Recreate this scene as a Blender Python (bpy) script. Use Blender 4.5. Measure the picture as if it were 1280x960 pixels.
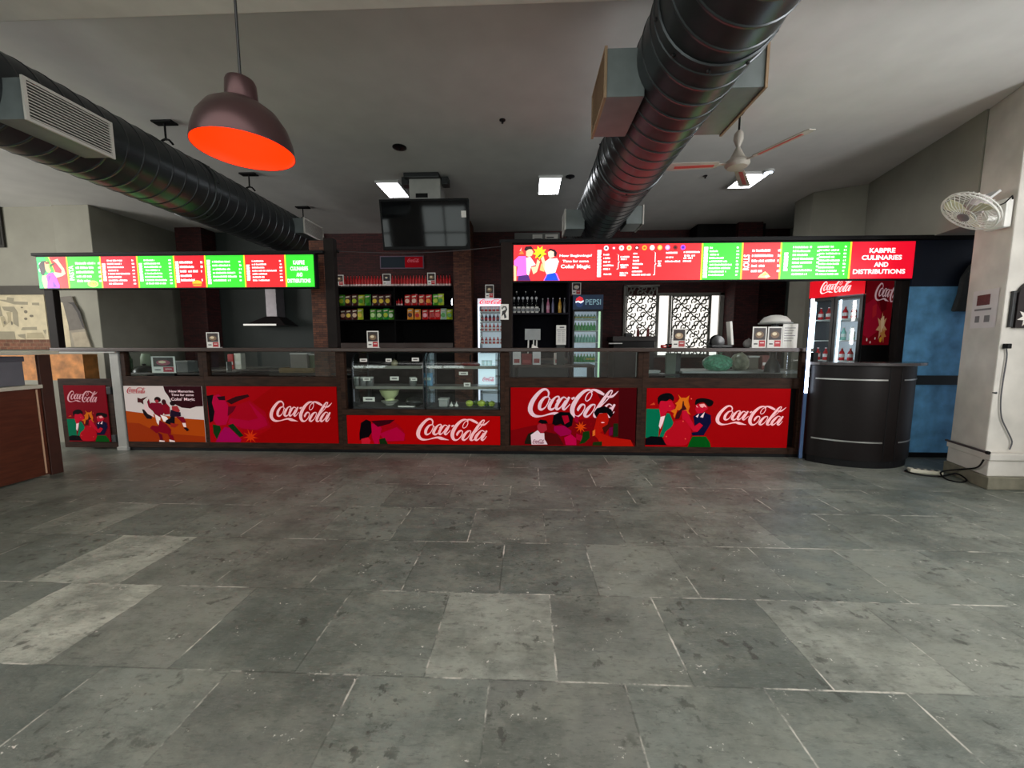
import bpy, bmesh, math, random
from mathutils import Vector, Matrix
for _o in list(bpy.data.objects): bpy.data.objects.remove(_o)
scene = bpy.context.scene
COL = scene.collection
PI = math.pi
R = math.radians

# ------------------------------------------------------------------ camera
CAM_H, PITCH, YAW, FPX = 1.48, R(5.8), R(2.2), 481.0
cd = bpy.data.cameras.new('camera'); cam = bpy.data.objects.new('camera', cd); COL.objects.link(cam)
cam.location = (0, 0, CAM_H); cam.rotation_euler = (R(90) - PITCH, 0, YAW)
cd.sensor_fit = 'HORIZONTAL'; cd.sensor_width = 36; cd.lens = 36 * FPX / 1280; cd.clip_start = .05
scene.camera = cam

def ray(x, y):
    u = (x - 640) / FPX; v = -(y - 480) / FPX
    F = (-math.sin(YAW) * math.cos(PITCH), math.cos(YAW) * math.cos(PITCH), -math.sin(PITCH))
    Rt = (math.cos(YAW), math.sin(YAW), 0)
    U = (-math.sin(YAW) * math.sin(PITCH), math.cos(YAW) * math.sin(PITCH), math.cos(PITCH))
    return [F[i] + u * Rt[i] + v * U[i] for i in range(3)]
def at(x, y, Y):            # where the sight line through a pixel meets the plane at depth Y
    d = ray(x, y); t = Y / d[1]; return Vector((d[0] * t, Y, CAM_H + d[2] * t))
def X_(x, Y, y=431): return at(x, y, Y).x
def Z_(y, Y, x=658): return at(x, y, Y).z

# ------------------------------------------------------------------ world, lights, exposure
w = bpy.data.worlds.new('world'); scene.world = w; w.use_nodes = True
bg = w.node_tree.nodes['Background']; bg.inputs[0].default_value = (.80, .88, 1, 1); bg.inputs[1].default_value = .35
scene.view_settings.view_transform = 'Standard'; scene.view_settings.look = 'None'
scene.view_settings.gamma = 1; scene.view_settings.use_curve_mapping = False
scene.view_settings.exposure = 0.0
def area(name, loc, rot, sx, sy, power, color=(1, 1, 1), spread=None):
    l = bpy.data.lights.new(name, 'AREA'); l.shape = 'RECTANGLE'; l.size = sx; l.size_y = sy; l.energy = power; l.color = color
    if spread: l.spread = spread
    o = bpy.data.objects.new(name, l); COL.objects.link(o); o.location = loc; o.rotation_euler = rot; return o
def point(name, loc, power, color, rad=.04):
    l = bpy.data.lights.new(name, 'POINT'); l.energy = power; l.color = color; l.shadow_soft_size = rad
    o = bpy.data.objects.new(name, l); COL.objects.link(o); o.location = loc; return o
# assumed daylight from behind the photographer: added area lights outside assumed windows
ASSUMED_WIN_X = (-7.5, -4.3, -1.1)
for wx in ASSUMED_WIN_X:
    area('window_daylight', (wx + .9, -5.3, 2.45), (R(90), 0, 0), 1.8, 1.9, 90, (1, .985, .95))
# added fill light from left and right, outside the frame; walls have no openings
area('side_daylight', (-11.6, 2.6, 2.5), (R(90), 0, R(-90)), 3.4, 2.0, 330, (1, .97, .93))
# added unseen fill light overhead, brightens the floor around the photographer
area('hall_ceiling_lamps', (-1.0, -.6, 3.9), (0, 0, 0), 7.0, 2.6, 105, (1, 1, .98))
area('side_daylight', (5.75, .6, 2.5), (R(90), 0, R(90)), 2.8, 1.9, 280, (.98, .99, 1))

# ------------------------------------------------------------------ materials
def lin(c):
    return tuple(((v / 255) / 12.92 if v / 255 <= .04045 else ((v / 255 + .055) / 1.055) ** 2.4) for v in c[:3])
MATS = {}
def mat(name, rgb, rough=.6, metal=0, var=.12, scale=8, bump=0, emit=0, spec=.5, ecol=None, coat=0, stretch=(1, 1, 1)):
    if name in MATS: return MATS[name]
    m = bpy.data.materials.new(name); m.use_nodes = True; nt = m.node_tree; N = nt.nodes; L = nt.links
    b = N['Principled BSDF']; c = lin(rgb)
    b.inputs['Roughness'].default_value = rough; b.inputs['Metallic'].default_value = metal
    b.inputs['Specular IOR Level'].default_value = spec; b.inputs['Coat Weight'].default_value = coat
    b.inputs['Base Color'].default_value = (*c, 1)
    if var or bump:
        tc = N.new('ShaderNodeTexCoord'); mp = N.new('ShaderNodeMapping'); mp.inputs['Scale'].default_value = stretch
        nz = N.new('ShaderNodeTexNoise'); nz.inputs['Scale'].default_value = scale; nz.inputs['Detail'].default_value = 5
        L.new(tc.outputs['Object'], mp.inputs[0]); L.new(mp.outputs[0], nz.inputs['Vector'])
        if var:
            rp = N.new('ShaderNodeValToRGB')
            rp.color_ramp.elements[0].position = .3; rp.color_ramp.elements[1].position = .7
            rp.color_ramp.elements[0].color = (*[v * (1 - var) for v in c], 1)
            rp.color_ramp.elements[1].color = (*[min(1, v * (1 + var)) for v in c], 1)
            L.new(nz.outputs['Fac'], rp.inputs[0]); L.new(rp.outputs[0], b.inputs['Base Color'])
        if bump:
            bp = N.new('ShaderNodeBump'); bp.inputs['Strength'].default_value = bump; bp.inputs['Distance'].default_value = .01
            L.new(nz.outputs['Fac'], bp.inputs['Height']); L.new(bp.outputs[0], b.inputs['Normal'])
    if emit:
        b.inputs['Emission Color'].default_value = (*(lin(ecol) if ecol else c), 1); b.inputs['Emission Strength'].default_value = emit
    MATS[name] = m; return m
def P(r, g, b):            # printed ink on the advertising boards, with a weak glow put into the colour
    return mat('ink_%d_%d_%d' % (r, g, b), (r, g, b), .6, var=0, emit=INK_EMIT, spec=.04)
def S(r, g, b):            # ink of a backlit menu board
    return mat('lit_%d_%d_%d' % (r, g, b), (r, g, b), .4, var=0, emit=SIGN_EMIT)
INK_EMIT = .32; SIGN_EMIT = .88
def brick_mat(name, c1, c2, mortar, sx=4.0, bw=.5, rh=.25, bumps=.5):
    m = bpy.data.materials.new(name); m.use_nodes = True; nt = m.node_tree; N = nt.nodes; L = nt.links; b = N['Principled BSDF']
    tc = N.new('ShaderNodeTexCoord'); sp = N.new('ShaderNodeSeparateXYZ'); ad = N.new('ShaderNodeMath'); cb = N.new('ShaderNodeCombineXYZ')
    L.new(tc.outputs['Object'], sp.inputs[0]); L.new(sp.outputs[0], ad.inputs[0]); L.new(sp.outputs[1], ad.inputs[1])
    L.new(ad.outputs[0], cb.inputs[0]); L.new(sp.outputs[2], cb.inputs[1])
    br = N.new('ShaderNodeTexBrick'); br.inputs['Scale'].default_value = sx; br.inputs['Brick Width'].default_value = bw
    br.inputs['Row Height'].default_value = rh; br.inputs['Mortar Size'].default_value = .012; br.inputs['Bias'].default_value = -.2
    br.inputs['Color1'].default_value = (*lin(c1), 1); br.inputs['Color2'].default_value = (*lin(c2), 1); br.inputs['Mortar'].default_value = (*lin(mortar), 1)
    L.new(cb.outputs[0], br.inputs['Vector'])
    nz = N.new('ShaderNodeTexNoise'); nz.inputs['Scale'].default_value = 14; L.new(cb.outputs[0], nz.inputs['Vector'])
    mx = N.new('ShaderNodeMixRGB'); mx.blend_type = 'MULTIPLY'; mx.inputs[0].default_value = .7
    L.new(br.outputs['Color'], mx.inputs[1]); L.new(nz.outputs['Fac'], mx.inputs[2]); L.new(mx.outputs[0], b.inputs['Base Color'])
    bp = N.new('ShaderNodeBump'); bp.inputs['Strength'].default_value = bumps; bp.inputs['Distance'].default_value = .02
    L.new(br.outputs['Color'], bp.inputs['Height']); L.new(bp.outputs[0], b.inputs['Normal']); b.inputs['Roughness'].default_value = .75
    MATS[name] = m; return m
def glass_mat(name, tint=(1, 1, 1), rough=.02, amount=.12, tcol=(.9, .95, .95)):
    m = bpy.data.materials.new(name); m.use_nodes = True; nt = m.node_tree; N = nt.nodes; L = nt.links; N.clear()
    out = N.new('ShaderNodeOutputMaterial'); t = N.new('ShaderNodeBsdfTransparent'); t.inputs[0].default_value = (*tcol, 1)
    g = N.new('ShaderNodeBsdfGlossy'); g.inputs['Roughness'].default_value = rough; g.inputs[0].default_value = (*tint, 1)
    mx = N.new('ShaderNodeMixShader'); fr = N.new('ShaderNodeFresnel'); fr.inputs[0].default_value = 1.45
    mm = N.new('ShaderNodeMath'); mm.operation = 'MULTIPLY_ADD'; mm.inputs[1].default_value = 1; mm.inputs[2].default_value = amount * .3
    geo = N.new('ShaderNodeNewGeometry'); fb = N.new('ShaderNodeMath'); fb.operation = 'SUBTRACT'; fb.inputs[0].default_value = 1; L.new(geo.outputs['Backfacing'], fb.inputs[1])
    m2 = N.new('ShaderNodeMath'); m2.operation = 'MULTIPLY'; L.new(mm.outputs[0], m2.inputs[0]); L.new(fb.outputs[0], m2.inputs[1])   # the inner face of a pane does not mirror
    L.new(fr.outputs[0], mm.inputs[0]); L.new(m2.outputs[0], mx.inputs[0]); L.new(t.outputs[0], mx.inputs[1]); L.new(g.outputs[0], mx.inputs[2]); L.new(mx.outputs[0], out.inputs[0])
    MATS[name] = m; return m

CEIL = mat('ceiling_paint', (212, 211, 208), .85, var=.05, scale=3, bump=.05)
BEAMW = mat('white_plaster', (236, 231, 222), .85, var=.06, scale=5, bump=.1)
WALLG = mat('grey_wall_paint', (150, 148, 136), .8, var=.08, scale=2.5)
WALLD = mat('dim_green_grey_paint', (40, 47, 45), .7, var=.1, scale=2)  # gloom of the far kitchen put into the wall colour
WALLK = mat('pale_green_grey_paint', (118, 126, 120), .7, var=.08, scale=2)
COLW = mat('worn_white_plaster', (208, 203, 195), .8, var=.13, scale=3.5, bump=.15)
PLINTH = mat('plinth_stone', (120, 116, 100), .75, var=.2, scale=9, bump=.2)
WOOD = mat('dark_counter_wood', (50, 32, 23), .65, spec=.15, var=.5, scale=5, bump=.1, stretch=(1, 6, 6))
WOODX = mat('ledge_wood', (58, 42, 36), .35, var=.25, scale=6, stretch=(1, 8, 8))
WENGE = mat('wenge_laminate', (15, 9, 9), .42, var=0, spec=.22)
BROWN = mat('brown_laminate', (82, 40, 24), .4, var=.25, scale=6, stretch=(1, 1, 8))
BLACK = mat('black_paint', (12, 12, 14), .6, var=.1, spec=.2)
BLKPL = mat('black_plastic', (18, 18, 20), .3, var=.05)
DKGREY = mat('dark_grey_metal', (46, 48, 50), .4, .3, var=.1)
DUCT = mat('dark_duct_metal', (58, 62, 64), .34, .6, var=.12, scale=4)
DUCTB = mat('duct_box_metal', (120, 128, 128), .45, .3, var=.1)
STEEL = mat('brushed_steel', (190, 190, 188), .3, .9, var=.06, stretch=(1, 1, 20))
LTGREY = mat('light_grey_metal', (172, 172, 168), .5, .1, var=.08)
WHITE = mat('white_enamel', (228, 226, 220), .45, var=.05)
PAPER = mat('white_paper', (232, 228, 222), .8, var=.04)
CREAM = mat('cream_print', (205, 192, 160), .7, var=.1)
REDP = mat('red_plastic', (185, 20, 22), .35, var=.08)
GREENP = mat('green_plastic', (40, 140, 60), .4, var=.1)
LEDW = mat('white_led', (255, 255, 255), .4, var=0, emit=9, ecol=(235, 245, 255))
LEDC = mat('cool_led', (235, 245, 255), .4, var=0, emit=6, ecol=(225, 240, 255))
COOLIN = mat('cooler_inner', (225, 230, 235), .5, var=.03, emit=.38, ecol=(215, 225, 240))
GLASS = glass_mat('clear_glass'); GLASSC = glass_mat('case_glass', amount=.03, tcol=(.85, .92, .90))
BRICKW = brick_mat('maroon_brick', (92, 34, 34), (52, 20, 24), (30, 16, 18), 3.2, .42, .12)
BRICKC = brick_mat('rust_ledger_stone', (128, 74, 50), (70, 34, 24), (36, 20, 16), 5, .5, .16, .9)

# ------------------------------------------------------------------ mesh helpers
class MB:
    def __init__(s): s.v = []; s.f = []; s.m = []; s.mats = []; s.sm = []
    def mi(s, m):
        if m not in s.mats: s.mats.append(m)
        return s.mats.index(m)
    def add(s, vs, fs, m, smooth=False):
        b = len(s.v); s.v += [tuple(v) for v in vs]; i = s.mi(m)
        for f in fs: s.f.append(tuple(b + k for k in f)); s.m.append(i); s.sm.append(smooth)
        return s
    def box(s, x0, x1, y0, y1, z0, z1, m, M=None):
        if x0 > x1: x0, x1 = x1, x0
        if y0 > y1: y0, y1 = y1, y0
        if z0 > z1: z0, z1 = z1, z0
        vs = [Vector((x, y, z)) for z in (z0, z1) for y in (y0, y1) for x in (x0, x1)]
        if M: vs = [M @ v for v in vs]
        return s.add(vs, [(0, 2, 3, 1), (4, 5, 7, 6), (0, 1, 5, 4), (2, 6, 7, 3), (0, 4, 6, 2), (1, 3, 7, 5)], m)
    def bbox(s, x0, x1, y0, y1, z0, z1, m, b=.006, M=None):      # chamfered box
        bm = bmesh.new(); bmesh.ops.create_cube(bm, size=1)
        for v in bm.verts: v.co = Vector(((x0 + x1) / 2 + v.co.x * abs(x1 - x0), (y0 + y1) / 2 + v.co.y * abs(y1 - y0), (z0 + z1) / 2 + v.co.z * abs(z1 - z0)))
        b = min(b, .45 * min(abs(x1 - x0), abs(y1 - y0), abs(z1 - z0)))
        bmesh.ops.bevel(bm, geom=bm.edges[:] , offset=b, segments=2, profile=.6, affect='EDGES')
        bm.verts.index_update(); vs = [(M @ v.co) if M else v.co.copy() for v in bm.verts]; fs = [tuple(v.index for v in f.verts) for f in bm.faces]
        bm.free(); return s.add(vs, fs, m)
    def tube(s, pts, r, m, seg=8, caps=True, closed=False):
        pts = [Vector(p) for p in pts]; n = len(pts); rs = r if isinstance(r, (list, tuple)) else [r] * n
        T = []
        for i in range(n):
            a = pts[i - 1] if (i > 0 or closed) else pts[0]; c = pts[(i + 1) % n] if (i < n - 1 or closed) else pts[-1]
            T.append((c - a).normalized())
        up = Vector((0, 0, 1)) if abs(T[0].z) < .9 else Vector((1, 0, 0)); nrm = T[0].cross(up).normalized(); vs = []; fs = []
        for i in range(n):
            nrm = (nrm - T[i] * nrm.dot(T[i])).normalized(); bn = T[i].cross(nrm)
            for k in range(seg):
                a = 2 * PI * k / seg; vs.append(pts[i] + (nrm * math.cos(a) + bn * math.sin(a)) * rs[i])
        for i in range(n if closed else n - 1):
            j = (i + 1) % n
            for k in range(seg): fs.append((i * seg + k, i * seg + (k + 1) % seg, j * seg + (k + 1) % seg, j * seg + k))
        if caps and not closed: fs.append(tuple(range(seg))[::-1]); fs.append(tuple((n - 1) * seg + k for k in range(seg)))
        return s.add(vs, fs, m, True)
    def lathe(s, prof, m, c=(0, 0, 0), seg=24, M=None, cap=True):
        c = Vector(c); vs = []; fs = []
        for r, z in prof:
            for k in range(seg):
                a = 2 * PI * k / seg; v = Vector((r * math.cos(a), r * math.sin(a), z)); vs.append((M @ v if M else v) + c)
        for i in range(len(prof) - 1):
            for k in range(seg): fs.append((i * seg + k, i * seg + (k + 1) % seg, (i + 1) * seg + (k + 1) % seg, (i + 1) * seg + k))
        if cap: fs.append(tuple(range(seg))[::-1]); fs.append(tuple((len(prof) - 1) * seg + k for k in range(seg)))
        return s.add(vs, fs, m, True)
    def prism(s, poly, a0, a1, m, axis='y', smooth=False):     # polygon in the other two axes, extruded along axis
        n = len(poly)
        def mk(p, t):
            return {'y': (p[0], t, p[1]), 'z': (p[0], p[1], t), 'x': (t, p[0], p[1])}[axis]
        vs = [mk(p, a0) for p in poly] + [mk(p, a1) for p in poly]
        fs = [tuple(range(n)), tuple(range(2 * n - 1, n - 1, -1))] + [(i, i + n, (i + 1) % n + n, (i + 1) % n) for i in range(n)]
        return s.add(vs, fs, m, smooth)
    def poly(s, pts, y, m):                       # flat ink on a board that faces -Y
        return s.add([(p[0], y, p[1]) for p in pts], [tuple(range(len(pts)))], m)
    def build(s, name, parent=None, bevel=0, world=True):
        off = Vector(parent['_w']) if (parent is not None and world) else Vector((0, 0, 0))
        me = bpy.data.meshes.new(name); me.from_pydata([tuple(Vector(v) - off) for v in s.v], [], s.f)
        for m in s.mats: me.materials.append(m)
        me.polygons.foreach_set('material_index', s.m); me.polygons.foreach_set('use_smooth', s.sm); me.update()
        bm = bmesh.new(); bm.from_mesh(me); vol = [f for f in bm.faces]; bmesh.ops.recalc_face_normals(bm, faces=vol) if len(s.f) > 5 and not getattr(s, 'flat', False) else None
        bm.to_mesh(me); bm.free()
        if any(s.sm) and hasattr(me, 'set_sharp_from_angle'): me.set_sharp_from_angle(angle=R(40))
        o = bpy.data.objects.new(name, me); COL.objects.link(o); o.parent = parent
        o['_w'] = tuple(off) if parent is not None else (0., 0., 0.)
        if bevel:
            b = o.modifiers.new('bevel', 'BEVEL'); b.width = bevel; b.segments = 2; b.limit_method = 'ANGLE'
        return o
def flat():
    m = MB(); m.flat = True; return m
def tag(o, label, cat, group=None, kind=None):
    o['label'] = label; o['category'] = cat
    if group: o['group'] = group
    if kind: o['kind'] = kind
    return o
def thing(name, loc, label, cat, group=None, rz=0):
    o = bpy.data.objects.new(name, None); o.empty_display_size = .1; COL.objects.link(o); o.location = loc; o.rotation_euler.z = rz
    o['_w'] = tuple(loc); return tag(o, label, cat, group)
def struct(name, mb, bevel=0):
    o = mb.build(name, None, bevel); o['kind'] = 'structure'; return o
def origin(o, loc):                                # give a top-level mesh an origin at its base
    loc = Vector(loc); o.data.transform(Matrix.Translation(-loc)); o.location = loc; o['_w'] = tuple(loc); return o
def dup(root, loc, label=None, group=None, rz=None):
    def cp(o, par):
        c = o.copy(); COL.objects.link(c); c.parent = par
        for ch in o.children: cp(ch, c)
        return c
    r = cp(root, None); r.location = loc; r['_w'] = tuple(loc)
    if label: r['label'] = label
    if group: r['group'] = group
    if rz is not None: r.rotation_euler.z = rz
    return r

# --- lettering
TXT = {}
def text_geo(s, bold=.012, shear=0, align='CENTER'):
    key = (s, bold, shear, align)
    if key in TXT: return TXT[key]
    cu = bpy.data.curves.new('t', 'FONT'); cu.body = s; cu.offset = bold; cu.shear = shear; cu.align_x = align; cu.resolution_u = 3
    o = bpy.data.objects.new('t', cu); COL.objects.link(o); bpy.context.view_layer.update()
    me = bpy.data.meshes.new_from_object(o.evaluated_get(bpy.context.evaluated_depsgraph_get()))
    vs = [(v.co.x, v.co.y) for v in me.vertices]; fs = [tuple(p.vertices) for p in me.polygons]
    bpy.data.objects.remove(o); bpy.data.curves.remove(cu); bpy.data.meshes.remove(me)
    x0 = min(v[0] for v in vs); x1 = max(v[0] for v in vs); y0 = min(v[1] for v in vs); y1 = max(v[1] for v in vs)
    TXT[key] = ([((x - x0) / (x1 - x0), (y - y0) / (y1 - y0)) for x, y in vs], fs); return TXT[key]
def put_text(mb, s, x0, x1, z0, z1, y, m, **k):    # text stretched into a box on a board that faces -Y
    vs, fs = text_geo(s, **k)
    mb.add([(x0 + (x1 - x0) * u, y, z0 + (z1 - z0) * v) for u, v in vs], fs, m)
# script wordmark, traced as pen strokes (x, y down, width)
SCRIPT = [
 [(338,196,16),(345,150,20),(318,114,24),(270,118,32),(210,170,42),(150,255,52),(124,335,56),(138,395,50),(190,432,34),(270,430,16),(350,408,20),(410,398,30),(460,410,46),(515,424,26),(578,438,3)],
 [(338,200,12),(292,212,26),(245,275,40),(236,335,38),(262,352,26),(305,325,13),(338,270,12),(352,215,12),(338,200,12)],
 [(350,215,10),(375,240,10)],
 [(440,255,14),(468,220,18),(462,196,18),(425,205,18),(378,262,38),(352,325,40),(378,352,28),(425,325,12),(462,290,9)],
 [(560,222,14),(522,204,16),(472,250,34),(438,312,38),(448,348,28),(490,322,12),(545,240,12)],
 [(592,200,24),(556,262,36),(520,325,36),(532,352,22),(566,325,12),(602,285,9)],
 [(618,224,26),(655,206,22)],
 [(862,170,11),(838,222,11),(800,248,11),(783,222,11),(808,165,11),(845,138,12),(862,170,11)],
 [(868,140,12),(830,116,20),(770,132,34),(700,198,46),(645,290,52),(628,365,52),(650,425,40),(700,432,18),(750,385,13),(778,325,13),(770,292,16),(735,296,28),(700,345,30),(700,370,10)],
 [(830,120,12),(890,116,24),(945,138,38),(1005,172,26)],
 [(892,286,12),(850,302,28),(800,362,40),(780,415,38),(806,434,24),(850,402,12),(888,345,12),(900,300,12),(892,286,12)],
 [(1092,152,12),(1100,125,15),(1070,130,20),(1018,200,36),(960,290,40),(908,378,42),(900,428,36),(935,432,14),(985,380,10)],
 [(950,330,8),(1015,262,10),(1060,210,12),(1092,152,12)],
 [(1030,190,8),(1062,196,26),(1110,186,24),(1172,128,4)],
 [(1100,300,14),(1060,284,16),(1008,335,36),(968,400,38),(980,436,28),(1030,402,12),(1085,318,12)],
 [(1134,284,24),(1095,350,36),(1060,410,36),(1072,436,22),(1102,412,12),(1130,370,8)],
]
def _cr(pts, n=5):
    out = []
    for i in range(len(pts) - 1):
        p0 = pts[max(i - 1, 0)]; p1 = pts[i]; p2 = pts[i + 1]; p3 = pts[min(i + 2, len(pts) - 1)]
        for k in range(n):
            t = k / n; out.append(tuple(.5 * ((2 * b) + (-a + c) * t + (2 * a - 5 * b + 4 * c - d) * t * t + (-a + 3 * b - 3 * c + d) * t ** 3) for a, b, c, d in zip(p0, p1, p2, p3)))
    out.append(pts[-1]); return out
def put_script(mb, x0, x1, z0, z1, y, m, strokes=SCRIPT, only=None):
    sx = (x1 - x0) / (1172 - 98); sz = (z1 - z0) / (455 - 100)
    for si, st in enumerate(strokes):
        p = _cr(st); L = []; Rr = []
        for i in range(len(p)):
            a = p[max(i - 1, 0)]; b = p[min(i + 1, len(p) - 1)]; dx, dy = b[0] - a[0], b[1] - a[1]; n = math.hypot(dx, dy) or 1
            h = max(p[i][2], 3) / 2; L.append((p[i][0] - dy / n * h, p[i][1] + dx / n * h)); Rr.append((p[i][0] + dy / n * h, p[i][1] - dx / n * h))
        f = lambda q: (x0 + (q[0] - 98) * sx, y - si * 1e-5, z1 - (q[1] - 100) * sz)
        mb.add([f(q) for q in L] + [f(q) for q in Rr], [(i, i + 1, len(p) + i + 1, len(p) + i) for i in range(len(p) - 1)], m)
class Art:      # ink shapes given in print coordinates, laid in layers on a board facing -Y
    def __init__(s, mb, box_px, box_w, y, ink):
        s.mb = mb; s.a = box_px; s.w = box_w; s.y = y; s.k = 0; s.ink = ink
    def c(s, x, y):
        ax, ay, bx, by = s.a; x = min(max(x, ax), bx); y = min(max(y, ay), by)
        x0, x1, z0, z1 = s.w; return (x0 + (x - ax) / (bx - ax) * (x1 - x0), z1 - (y - ay) / (by - ay) * (z1 - z0))
    def p(s, col, *pts, smooth=False):
        if smooth:
            q = list(pts) + [pts[0]]; n = len(pts); out = []
            for i in range(n):
                p0, p1, p2, p3 = pts[i - 1], pts[i], pts[(i + 1) % n], pts[(i + 2) % n]
                for k in range(4):
                    t = k / 4; out.append(tuple(.5 * ((2 * b) + (-a + c) * t + (2 * a - 5 * b + 4 * c - d) * t * t + (-a + 3 * b - 3 * c + d) * t ** 3) for a, b, c, d in zip(p0, p1, p2, p3)))
            pts = out
        s.k += 1; s.mb.poly([s.c(*q) for q in pts], s.y - s.k * 1.2e-4, s.ink(*col))
    def e(s, col, cx, cy, rx, ry, n=14): s.p(col, *[(cx + rx * math.cos(2 * PI * i / n), cy + ry * math.sin(2 * PI * i / n)) for i in range(n)])
    def star(s, col, cx, cy, r1, r2, n=8, ph=.2):
        s.p(col, *[(cx + (r1 if i % 2 == 0 else r2) * math.cos(PI * i / n + ph), cy + (r1 if i % 2 == 0 else r2) * math.sin(PI * i / n + ph)) for i in range(2 * n)])
def blobs(mb, x0, x1, z, h, y, m, rnd, let=.6):    # a line of lettering too small to read: letter-sized marks
    x = x0; lw = h * let
    while x < x1 - lw * .5:
        if rnd.random() < .12: x += lw * .6; continue
        hh = h * rnd.choice((.8, 1, 1, .9)); w = lw * .86
        mb.add([(x, y, z), (min(x + w, x1), y, z), (min(x + w, x1), y, z + hh), (x, y, z + hh)], [(0, 1, 2, 3)], m); x += lw
def vblobs(mb, x, w, z0, z1, y, m, rnd):
    z = z0; lh = w * .75
    while z < z1 - lh * .4:
        mb.add([(x, y, z), (x + w * rnd.choice((.85, 1, 1)), y, z), (x + w, y, min(z + lh * .84, z1)), (x, y, min(z + lh * .84, z1))], [(0, 1, 2, 3)], m); z += lh
rnd = random.Random(7)
# ================================================================== STRUCTURE
BACK = 8.9; CZ = 4.0
# --- slate floor: every slab a face, random own tone, worn pale joints
def floor_material():
    m = bpy.data.materials.new('slate_floor'); m.use_nodes = True; nt = m.node_tree; N = nt.nodes; L = nt.links; b = N['Principled BSDF']
    tc = N.new('ShaderNodeTexCoord'); at_ = N.new('ShaderNodeAttribute'); at_.attribute_name = 'tone'
    uv = N.new('ShaderNodeUVMap'); uv.uv_map = 'slab'
    def noise(scale, detail=6, st=(1, 1, 1), rough=.6):
        mp = N.new('ShaderNodeMapping'); mp.inputs['Scale'].default_value = st; n = N.new('ShaderNodeTexNoise')
        n.inputs['Scale'].default_value = scale; n.inputs['Detail'].default_value = detail; n.inputs['Roughness'].default_value = rough
        L.new(tc.outputs['Object'], mp.inputs[0]); L.new(mp.outputs[0], n.inputs['Vector']); return n
    def math_(op, a, bb=None, c=None, clamp=False):
        n = N.new('ShaderNodeMath'); n.operation = op; n.use_clamp = clamp
        for i, v in enumerate((a, bb, c)):
            if v is None: continue
            if isinstance(v, (int, float)): n.inputs[i].default_value = v
            else: L.new(v, n.inputs[i])
        return n.outputs[0]
    def mix(fac, c1, c2, bt='MIX'):
        n = N.new('ShaderNodeMixRGB'); n.blend_type = bt
        for i, v in enumerate((fac, c1, c2)):
            if isinstance(v, (int, float)): n.inputs[i].default_value = v
            elif isinstance(v, tuple): n.inputs[i].default_value = (*v, 1)
            else: L.new(v, n.inputs[i])
        return n.outputs[0]
    def smooth(v, lo, hi):
        n = N.new('ShaderNodeMapRange'); n.interpolation_type = 'SMOOTHSTEP'; n.inputs['From Min'].default_value = lo; n.inputs['From Max'].default_value = hi
        L.new(v, n.inputs[0]); return n.outputs[0]
    sep = N.new('ShaderNodeSeparateColor'); L.new(at_.outputs['Color'], sep.inputs[0])
    base = mix(sep.outputs[0], lin((90, 99, 94)), lin((196, 196, 182)))
    base = mix(math_('MULTIPLY', sep.outputs[1], .4), base, lin((120, 113, 106)))
    n1 = noise(3, 8, (1, 1.8, 1)); base = mix(math_('MULTIPLY', smooth(n1.outputs[0], .38, .66), .6), base, lin((134, 136, 124)))
    n2 = noise(9, 8, (1, 3, 1), .7); base = mix(math_('MULTIPLY', smooth(n2.outputs[0], .5, .72), .45), base, lin((60, 64, 60)))
    n6 = noise(1.1, 10, (1, 1.3, 1), .72); base = mix(math_('MULTIPLY', smooth(n6.outputs[0], .42, .60), .60), base, lin((70, 76, 70)))
    n7 = noise(26, 8, (1, 4.5, 1), .75); base = mix(math_('MULTIPLY', smooth(n7.outputs[0], .50, .70), .30), base, lin((150, 152, 140)))
    n8 = noise(18, 6, (1, 3.2, 1), .7); base = mix(math_('MULTIPLY', smooth(n8.outputs[0], .54, .66), .38), base, lin((58, 62, 58)))
    n3 = noise(2.6, 3); n3b = noise(14, 4); stain = math_('MULTIPLY', smooth(n3.outputs[0], .48, .58), smooth(n3b.outputs[0], .56, .64))
    base = mix(math_('MULTIPLY', stain, .6), base, lin((48, 48, 44)))
    n4 = noise(5, 8, (1, 1.4, 1), .8); base = mix(math_('MULTIPLY', smooth(n4.outputs[0], .62, .74), .30), base, lin((168, 166, 152)))
    fl = noise(7, 2, (1, 1.6, 1), .5); flb = noise(60, 2); base = mix(math_('MULTIPLY', math_('MULTIPLY', smooth(fl.outputs[0], .62, .68), smooth(flb.outputs[0], .60, .66)), .9), base, lin((212, 208, 198)))
    s = N.new('ShaderNodeSeparateXYZ'); L.new(uv.outputs[0], s.inputs[0])
    wob = noise(20, 4)
    def edge(c):
        return math_('MINIMUM', c, math_('SUBTRACT', 1, c))
    ex = edge(s.outputs[0]); ey = edge(s.outputs[1]); e = math_('MINIMUM', ex, ey)
    e = math_('ADD', e, math_('MULTIPLY', math_('SUBTRACT', wob.outputs[0], .5), .016))
    line = math_('SUBTRACT', 1, smooth(e, .002, .011))
    n5 = noise(3.5, 5, (1, 1, 1), .7)
    base = mix(math_('MULTIPLY', line, smooth(n5.outputs[0], .46, .64)), base, lin((205, 200, 188)))
    base = mix(math_('MULTIPLY', math_('MULTIPLY', line, .5), math_('SUBTRACT', 1, smooth(n5.outputs[0], .40, .56))), base, lin((50, 52, 50)))
    L.new(base, b.inputs['Base Color'])
    rr = math_('MULTIPLY_ADD', n1.outputs[0], .35, .22); L.new(rr, b.inputs['Roughness'])
    bp = N.new('ShaderNodeBump'); bp.inputs['Strength'].default_value = .45; bp.inputs['Distance'].default_value = .012
    L.new(n4.outputs[0], bp.inputs['Height']); L.new(bp.outputs[0], b.inputs['Normal'])
    return m
FLOOR = floor_material()
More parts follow.
